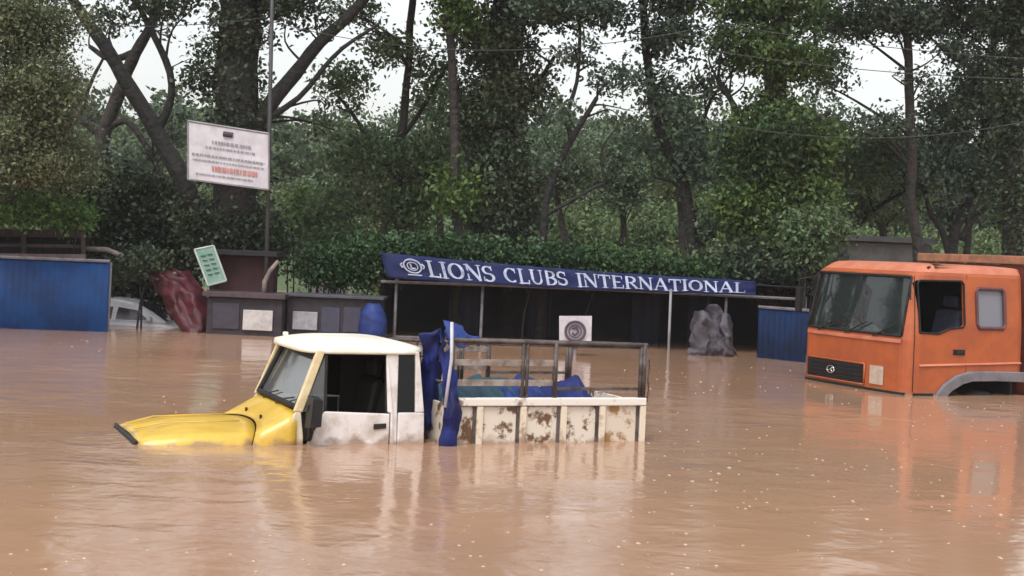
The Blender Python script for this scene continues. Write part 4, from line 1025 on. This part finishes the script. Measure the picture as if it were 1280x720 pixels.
# dark kiosk above the counters
ks = empty('kiosk', (*at(312, 400, 28.0).xy, -WD), 0, 'small dark maroon kiosk under the ivied trunk with a pale lintel', 'kiosk'); ko = Vector(ks.location)
dk_red = mat('dark_maroon_wood', (.05, .012, .016), .8, (.03, .01, .012), 5)
q = MB(); a, b = at(276, 322, 27.6), at(343, 322, 27.6)
q.box((a.x-ko.x, 27.6-ko.y, 0), (b.x-ko.x, 28.1-ko.y, a.z+WD+.05)); q.build('wall', dk_red, ks, bevel=.01)
q = MB(); q.box((a.x-ko.x-.12, 27.3-ko.y, a.z+WD+.06), (b.x-ko.x+.1, 28.2-ko.y, a.z+WD+.16)); q.build('roof', black_w, ks, bevel=.01)
bar(at(286, 316, 27.4), at(324, 317, 27.4), .02, 'lintel', mat('dusty_lintel', (.20, .14, .15), .8), ks, ko, .045)
for z in (.35, .8):
    bar(Vector((a.x, 27.56, z)), Vector((b.x, 27.56, z)), .03, 'shelf', dk_red, ks, ko, .02)
o = MB().tube([at(330, 368, 27.3), at(331, 352, 27.3), at(338, 338, 27.3), at(348, 326, 27.3)], [.05,.05,.045,.035], 7).build('bent_stake', mat('peeled_wood', (.26, .21, .18), .8, (.14, .11, .10), 6), smooth=True)
tag(o, 'short bent peeled stake at the right of the maroon kiosk', 'stake')
# tilted green sign
gsn = empty('tilted_sign', tuple(at(264, 356, 27.2)), 0, 'small green and white sign leaning sideways against the ivied trunk', 'sign'); go = Vector(gsn.location)
c = [at(243,312,27.25), at(267,307,27.2), at(283,351,27.1), at(260,357,27.15)]
MB().hexa([p - go for p in c], [p - go + Vector((0,.03,0)) for p in c]).build('panel', mat('faded_green_panel', (.12, .24, .19), .6, (.20, .30, .26), 5), gsn, bevel=.003)
q = MB(); 
def onp(u, v): return (c[0].lerp(c[1], u)).lerp(c[3].lerp(c[2], u), v) - go + Vector((0, -.012, 0))
for v in (.2, .33, .46, .59, .72):
    for u0, u1 in ((.2, .45), (.55, .8)):
        q.tube([onp(u0, v), onp(u1, v + .02)], .012, 4)
q.build('worn_marks', mat('dark_green_marks', (.04, .10, .08), .7), gsn)
q = MB(); 
for a, b in ((0,1),(1,2),(2,3),(3,0)): q.tube([c[a]-go, c[b]-go], .018, 5)
q.build('border', mat('sign_edge_white', (.45, .5, .48), .6), gsn)

# dark counters with pale panels
ct = empty('stall_counter', (*at(300, 420, 27.0).xy, -WD), 0, 'long low dark stall counter behind the pickup bonnet, two pale panels on it', 'counter'); co = Vector(ct.location)
cdark = mat('counter_dark', (.016, .012, .018), .7, (.035, .025, .032), 5)
cz0 = at(300, 372, 27).z; a, b = at(258, 400, 27), at(352, 400, 27)
def slab(root, off, x0, x1, y0, y1, z0, z1, name, m, bv=.01):
    return MB().box((x0-off.x, y0-off.y, z0-off.z), (x1-off.x, y1-off.y, z1-off.z)).build(name, m, root, bevel=bv)
slab(ct, co, a.x, b.x, 27.0, 27.8, -.7, cz0-.01, 'front', cdark)
slab(ct, co, a.x-.08, b.x+.06, 26.9, 27.9, cz0, cz0+.10, 'top', mat('dusty_maroon_top', (.07, .045, .055), .7, (.04, .03, .035), 5))
pw = mat('grubby_white_panel', (.50, .47, .46), .6, (.36, .33, .33), 6)
p1, p2 = at(304, 387, 26.95), at(340, 414, 26.95)
slab(ct, co, p1.x, p2.x, 26.95, 26.996, p2.z, p1.z, 'white_panel', pw)
p1, p2 = at(266, 378, 26.95), at(298, 412, 26.95)
slab(ct, co, p1.x, p2.x, 26.97, 26.996, p2.z, p1.z, 'dark_panel', mat('dark_purple_panel', (.045, .035, .055), .7))
ct2 = empty('stall_counter', (*at(415, 420, 27.4).xy, -WD), 0, 'dark counter partly hidden by the pickup roof, one greyish panel on it', 'counter'); co2 = Vector(ct2.location)
a, b = at(358, 400, 27.4), at(476, 400, 27.4); cz1 = at(400, 372, 27.4).z
slab(ct2, co2, a.x, b.x, 27.4, 28.1, -.7, cz1, 'front', cdark)
slab(ct2, co2, a.x-.04, b.x+.05, 27.3, 28.2, cz1+.003, cz1+.06, 'top', mat('slate_top', (.06, .065, .085), .6, (.04, .04, .055), 4))
p1, p2 = at(366, 389, 27.35), at(396, 413, 27.35)
slab(ct2, co2, p1.x, p2.x, 27.35, 27.396, p2.z, p1.z, 'white_panel', mat('grey_panel', (.33, .33, .36), .6, (.22, .22, .25), 6))
for xa, xb in ((402, 424), (430, 450)):
    p1, p2 = at(xa, 384, 27.37), at(xb, 416, 27.37); slab(ct2, co2, p1.x, p2.x, 27.37, 27.396, p2.z, p1.z, 'dark_panel', mat('slate_panel', (.05, .05, .08), .7))
bd = at(466, 400, 27.1); rows = []
for k in range(10):
    v = k/9; rr = .27*(math.sin(math.pi*(.12+.8*v))**.6)
    rows.append([Vector((bd.x + rr*math.cos(t_)*(1+.12*noise.noise((math.cos(t_)*2, v*4, math.sin(t_)*2))), 27.1 + rr*math.sin(t_), -.15 + .85*v)) for t_ in [2*math.pi*j/20 for j in range(20)]])
o = MB().grid(rows, close=True).build('wrapped_bundle', tarp_l, smooth=True); tag(o, 'rounded bundle wrapped in bright blue sheet beside the dark counters', 'bundle')
# white wall added for the bright gap above the counters
wl = at(388, 345, 35); wr = at(436, 345, 35)
o = MB().box((wl.x, 35, -WD), (wr.x, 35.3, at(410, 342, 35).z)).build('low_wall', mat('whitewash', (.66, .68, .68), .8, (.5, .52, .52), 2), bevel=.02); tag(o, 'short whitewashed wall glimpsed above the dark counters, beyond the bushes', 'wall')
# white car drowned to its windows
CY = 29.0; cx0 = at(150, 396, CY).x
car = empty('car', (cx0, CY, -WD), R(2), 'white car drowned to its windows between the blue fence and the maroon sheet', 'car')
cwhite = mat('car_white', (.72, .72, .76), .35, (.60, .60, .64), 3, coat=.3)
def cp(x, y, z): return Vector((x, y, z + WD))
prof = [(-1.9,-.65),(1.95,-.65),(2.0,-.25),(1.9,-.06),(1.25,.04),(.95,.07),(-1.7,.07),(-1.88,-.05)]
cb_ = MB().hexa([cp(x, -.80, z) for x, z in prof], [cp(x, .80, z) for x, z in prof]); cb_.build('body', cwhite, car, bevel=.06)
gh = [(-1.55,.06),(1.12,.06),(.78,.28),(.42,.46),(.1,.515),(-.8,.52),(-1.2,.44)]
rows = []
for wdt, k in ((.74, 0), (.70, .3), (.62, 1)): pass
def ghy(z): return .76 - max(0, z - .06) * .32
a = [cp(x, -ghy(z), z) for x, z in gh]; b = [cp(x, ghy(z), z) for x, z in gh]
MB().hexa(a, b).build('cabin', cwhite, car, bevel=.05)
for sgn in (-1, 1):
    for poly in ([(.74,.12),(.48,.31),(.12,.36),(.08,.12)], [(.0,.12),(.02,.36),(-.72,.36),(-.74,.12)], [(-.82,.12),(-.80,.35),(-1.12,.30),(-1.3,.12)]):
        MB().hexa([cp(x, sgn*(ghy(z)+.006), z) for x, z in poly], [cp(x, sgn*(ghy(z)-.02), z) for x, z in poly]).build('side_window', rubber if 0 else mat('car_dark_window', (.02,.022,.035), .12, (.03,.03,.045)), car)
    q = MB().hexa([cp(.70, sgn*.78, .10), cp(.82, sgn*.78, .10), cp(.80, sgn*.92, .12), cp(.72, sgn*.92, .12)], [cp(.70, sgn*.78, .2), cp(.82, sgn*.78, .2), cp(.78, sgn*.92, .22), cp(.72, sgn*.92, .22)]); q.build('mirror', cwhite, car, bevel=.02)
wpts = [(1.06,.105),(.48,.445)]
MB().hexa([cp(x+.012, -.62+.1*(z>.3), z+.012) for x, z in wpts] + [cp(x+.012, .62-.1*(z>.3), z+.012) for x, z in wpts[::-1]], [cp(x-.01, -.62+.1*(z>.3), z-.01) for x, z in wpts] + [cp(x-.01, .62-.1*(z>.3), z-.01) for x, z in wpts[::-1]]).build('windscreen', bpy.data.materials['car_dark_window'], car)
def cwheel(x, y):
    rings = [[cp(x + .3*rr*math.cos(t_), y + yy, -WD + .3 + .3*rr*math.sin(t_)) for t_ in [2*math.pi*k/24 for k in range(24)]] for rr, yy in ((.6,0),(.95,.01),(1,.05),(1,.13),(.95,.17),(.6,.18))]
    MB().grid(rings, close=True).build('wheel', rubber, car, smooth=True)
for x in (-1.25, 1.3):
    cwheel(x, -.82); cwheel(x, .64)
# grey shed roof behind the cab
gs = empty('grey_hut', (*at(1108, 330, 33).xy, -WD), 0, 'weathered grey hut showing over the orange cab roof', 'hut'); gso = Vector(gs.location)
a, b = at(1060, 300, 33), at(1164, 300, 33)
slab(gs, gso, a.x, b.x, 33, 34.6, -WD, at(1110, 304, 33).z, 'wall', mat('grey_render', (.17, .17, .17), .85, (.11, .11, .11), 3))
slab(gs, gso, a.x-.1, b.x+.1, 32.8, 34.8, at(1110, 303, 33).z, at(1110, 296, 33).z, 'roof', mat('grey_sheet_roof', (.13, .13, .145), .7, (.09, .09, .10), 4))

# ---- the board on the tree
wb_ = empty('tree_board', tuple(at(286, 234, 27.0)), 0, 'large white notice board hung crooked on the ivied trunk, faded lines and one red line', 'sign board'); wo_ = Vector(wb_.location)
c = [at(235,151,27.1), at(336,167,26.95), at(336,237,26.95), at(235,224,27.1)]
MB().hexa([p - wo_ for p in c], [p - wo_ + Vector((0,.05,0)) for p in c]).build('panel', mat('board_white', (.56, .54, .58), .6, (.44, .42, .46), 3), wb_, bevel=.004)
q = MB()
for i in range(4): q.tube([c[i]-wo_, c[(i+1)%4]-wo_], .02, 5)
q.build('frame', mat('board_frame', (.25, .24, .26), .6), wb_)
def ob(u, v): return (c[0].lerp(c[1], u)).lerp(c[3].lerp(c[2], u), v) - wo_ + Vector((0, -.012, 0))
def smear(mb, v, u0, u1, h, seed):
    u = u0
    while u < u1:
        l = .012 + .03*random.random()
        a0, a1 = ob(u, v - h/2), ob(min(u + l, u1), v - h/2); b0, b1 = ob(u, v + h/2), ob(min(u + l, u1), v + h/2)
        mb.hexa([a0, a1, b1, b0], [p + Vector((0, -.006, 0)) for p in (a0, a1, b1, b0)]); u += l + .008 + .012*random.random()
gm = MB(); smear(gm, .30, .30, .78, .05, 1); smear(gm, .40, .22, .85, .03, 1); smear(gm, .55, .05, .95, .035, 1); smear(gm, .64, .06, .94, .025, 1); smear(gm, .88, .1, .8, .025, 1)
gm.build('faded_lines', mat('faded_grey_ink', (.28, .27, .31), .8), wb_)
gm = MB(); smear(gm, .76, .30, .86, .09, 1); gm.build('red_line', mat('faded_red_ink', (.50, .22, .20), .8), wb_)
gm = MB(); a0 = ob(.5, .12); gm.tube([a0 + Vector((-.09,0,0)), a0 + Vector((.09,0,-.02))], .05, 8); gm.build('crest', mat('crest_ink', (.06, .05, .07), .8), wb_)

# ---- utility pole and wires
up = empty('utility_pole', (at(333, 410, 27.4).x, 27.4, -WD), 0, 'thin dark steel pole beside the ivied trunk, wires strung from it', 'utility pole'); uo = Vector(up.location)
zt = 9.0; xp = at(332, 100, 27.4).x
MB().tube([Vector((0,0,0)), Vector((xp - uo.x, 0, zt + WD))], [.045, .035], 10).build('shaft', mat('pole_steel', (.06, .06, .065), .6), up, smooth=True)
q = MB().tube([Vector((xp-uo.x-.7, 0, zt+WD-.5)), Vector((xp-uo.x+.7, 0, zt+WD-.5))], .035, 6); q.build('crossarm', tinpost, up)
wire_m = mat('wire', (.05, .05, .055), .6)
def wire(P0, P1, sag, label):
    P0, P1 = Vector(P0), Vector(P1); pts = [P0.lerp(P1, t) - Vector((0, 0, sag*4*t*(1-t))) for t in [k/24 for k in range(25)]]
    tag(MB().tube(pts, .007, 5).build('overhead_wire', wire_m, smooth=True), label, 'wire')
wire(at(900, 30, 24), at(1400, 78, 24), .12, 'upper overhead wire crossing before the trees at the right')
wire(at(880, 62, 24.5), at(1400, 100, 24.5), .15, 'middle overhead wire crossing before the trees at the right')
wire(at(880, 150, 25), at(1400, 120, 25), .5, 'lowest overhead wire crossing before the trees at the right')
wire(at(-80, 8, 25), (xp, 27.35, at(332, 22, 27.4).z), .25, 'overhead wire running from the steel pole to the left')
wire((xp, 27.35, at(332, 26, 27.4).z), at(900, 30, 24), .5, 'overhead wire running from the steel pole to the right')
wire(at(336, 225, 27.3), at(470, 232, 33), .05, 'low wire running right from behind the crooked white board')

# ---- rain bubbles and flecks on the water
fb_ = MB()
def dome(x, y, r):
    n = 7; c0 = len(fb_.v)
    fb_.v += [(x + r*math.cos(2*math.pi*k/n), y + r*math.sin(2*math.pi*k/n), .001) for k in range(n)]
    fb_.v += [(x + .6*r*math.cos(2*math.pi*k/n), y + .6*r*math.sin(2*math.pi*k/n), .38*r) for k in range(n)]; fb_.v.append((x, y, .5*r))
    for k in range(n):
        j = (k+1) % n; fb_.f.append((c0+k, c0+j, c0+n+j, c0+n+k)); fb_.f.append((c0+n+k, c0+n+j, c0+2*n))
for _ in range(1500):
    y = 7.5 + 17 * random.random() ** 1.4; x = random.uniform(-.38, .38) * y
    dens = noise.noise((x*.35, y*.2, 2)) + (.15 if x > y*.08 else -.32)
    if random.random() < .40 + dens: dome(x, y, random.uniform(.005, .015) * (1 if random.random() < .94 else 1.4))
o = fb_.build('rain_bubbles', mat('foam_fleck', (.38, .25, .165), .3, (.6, .45, .34), 30), smooth=True); tag(o, 'pale bubbles and flecks scattered over the brown water', 'bubbles', kind='stuff')
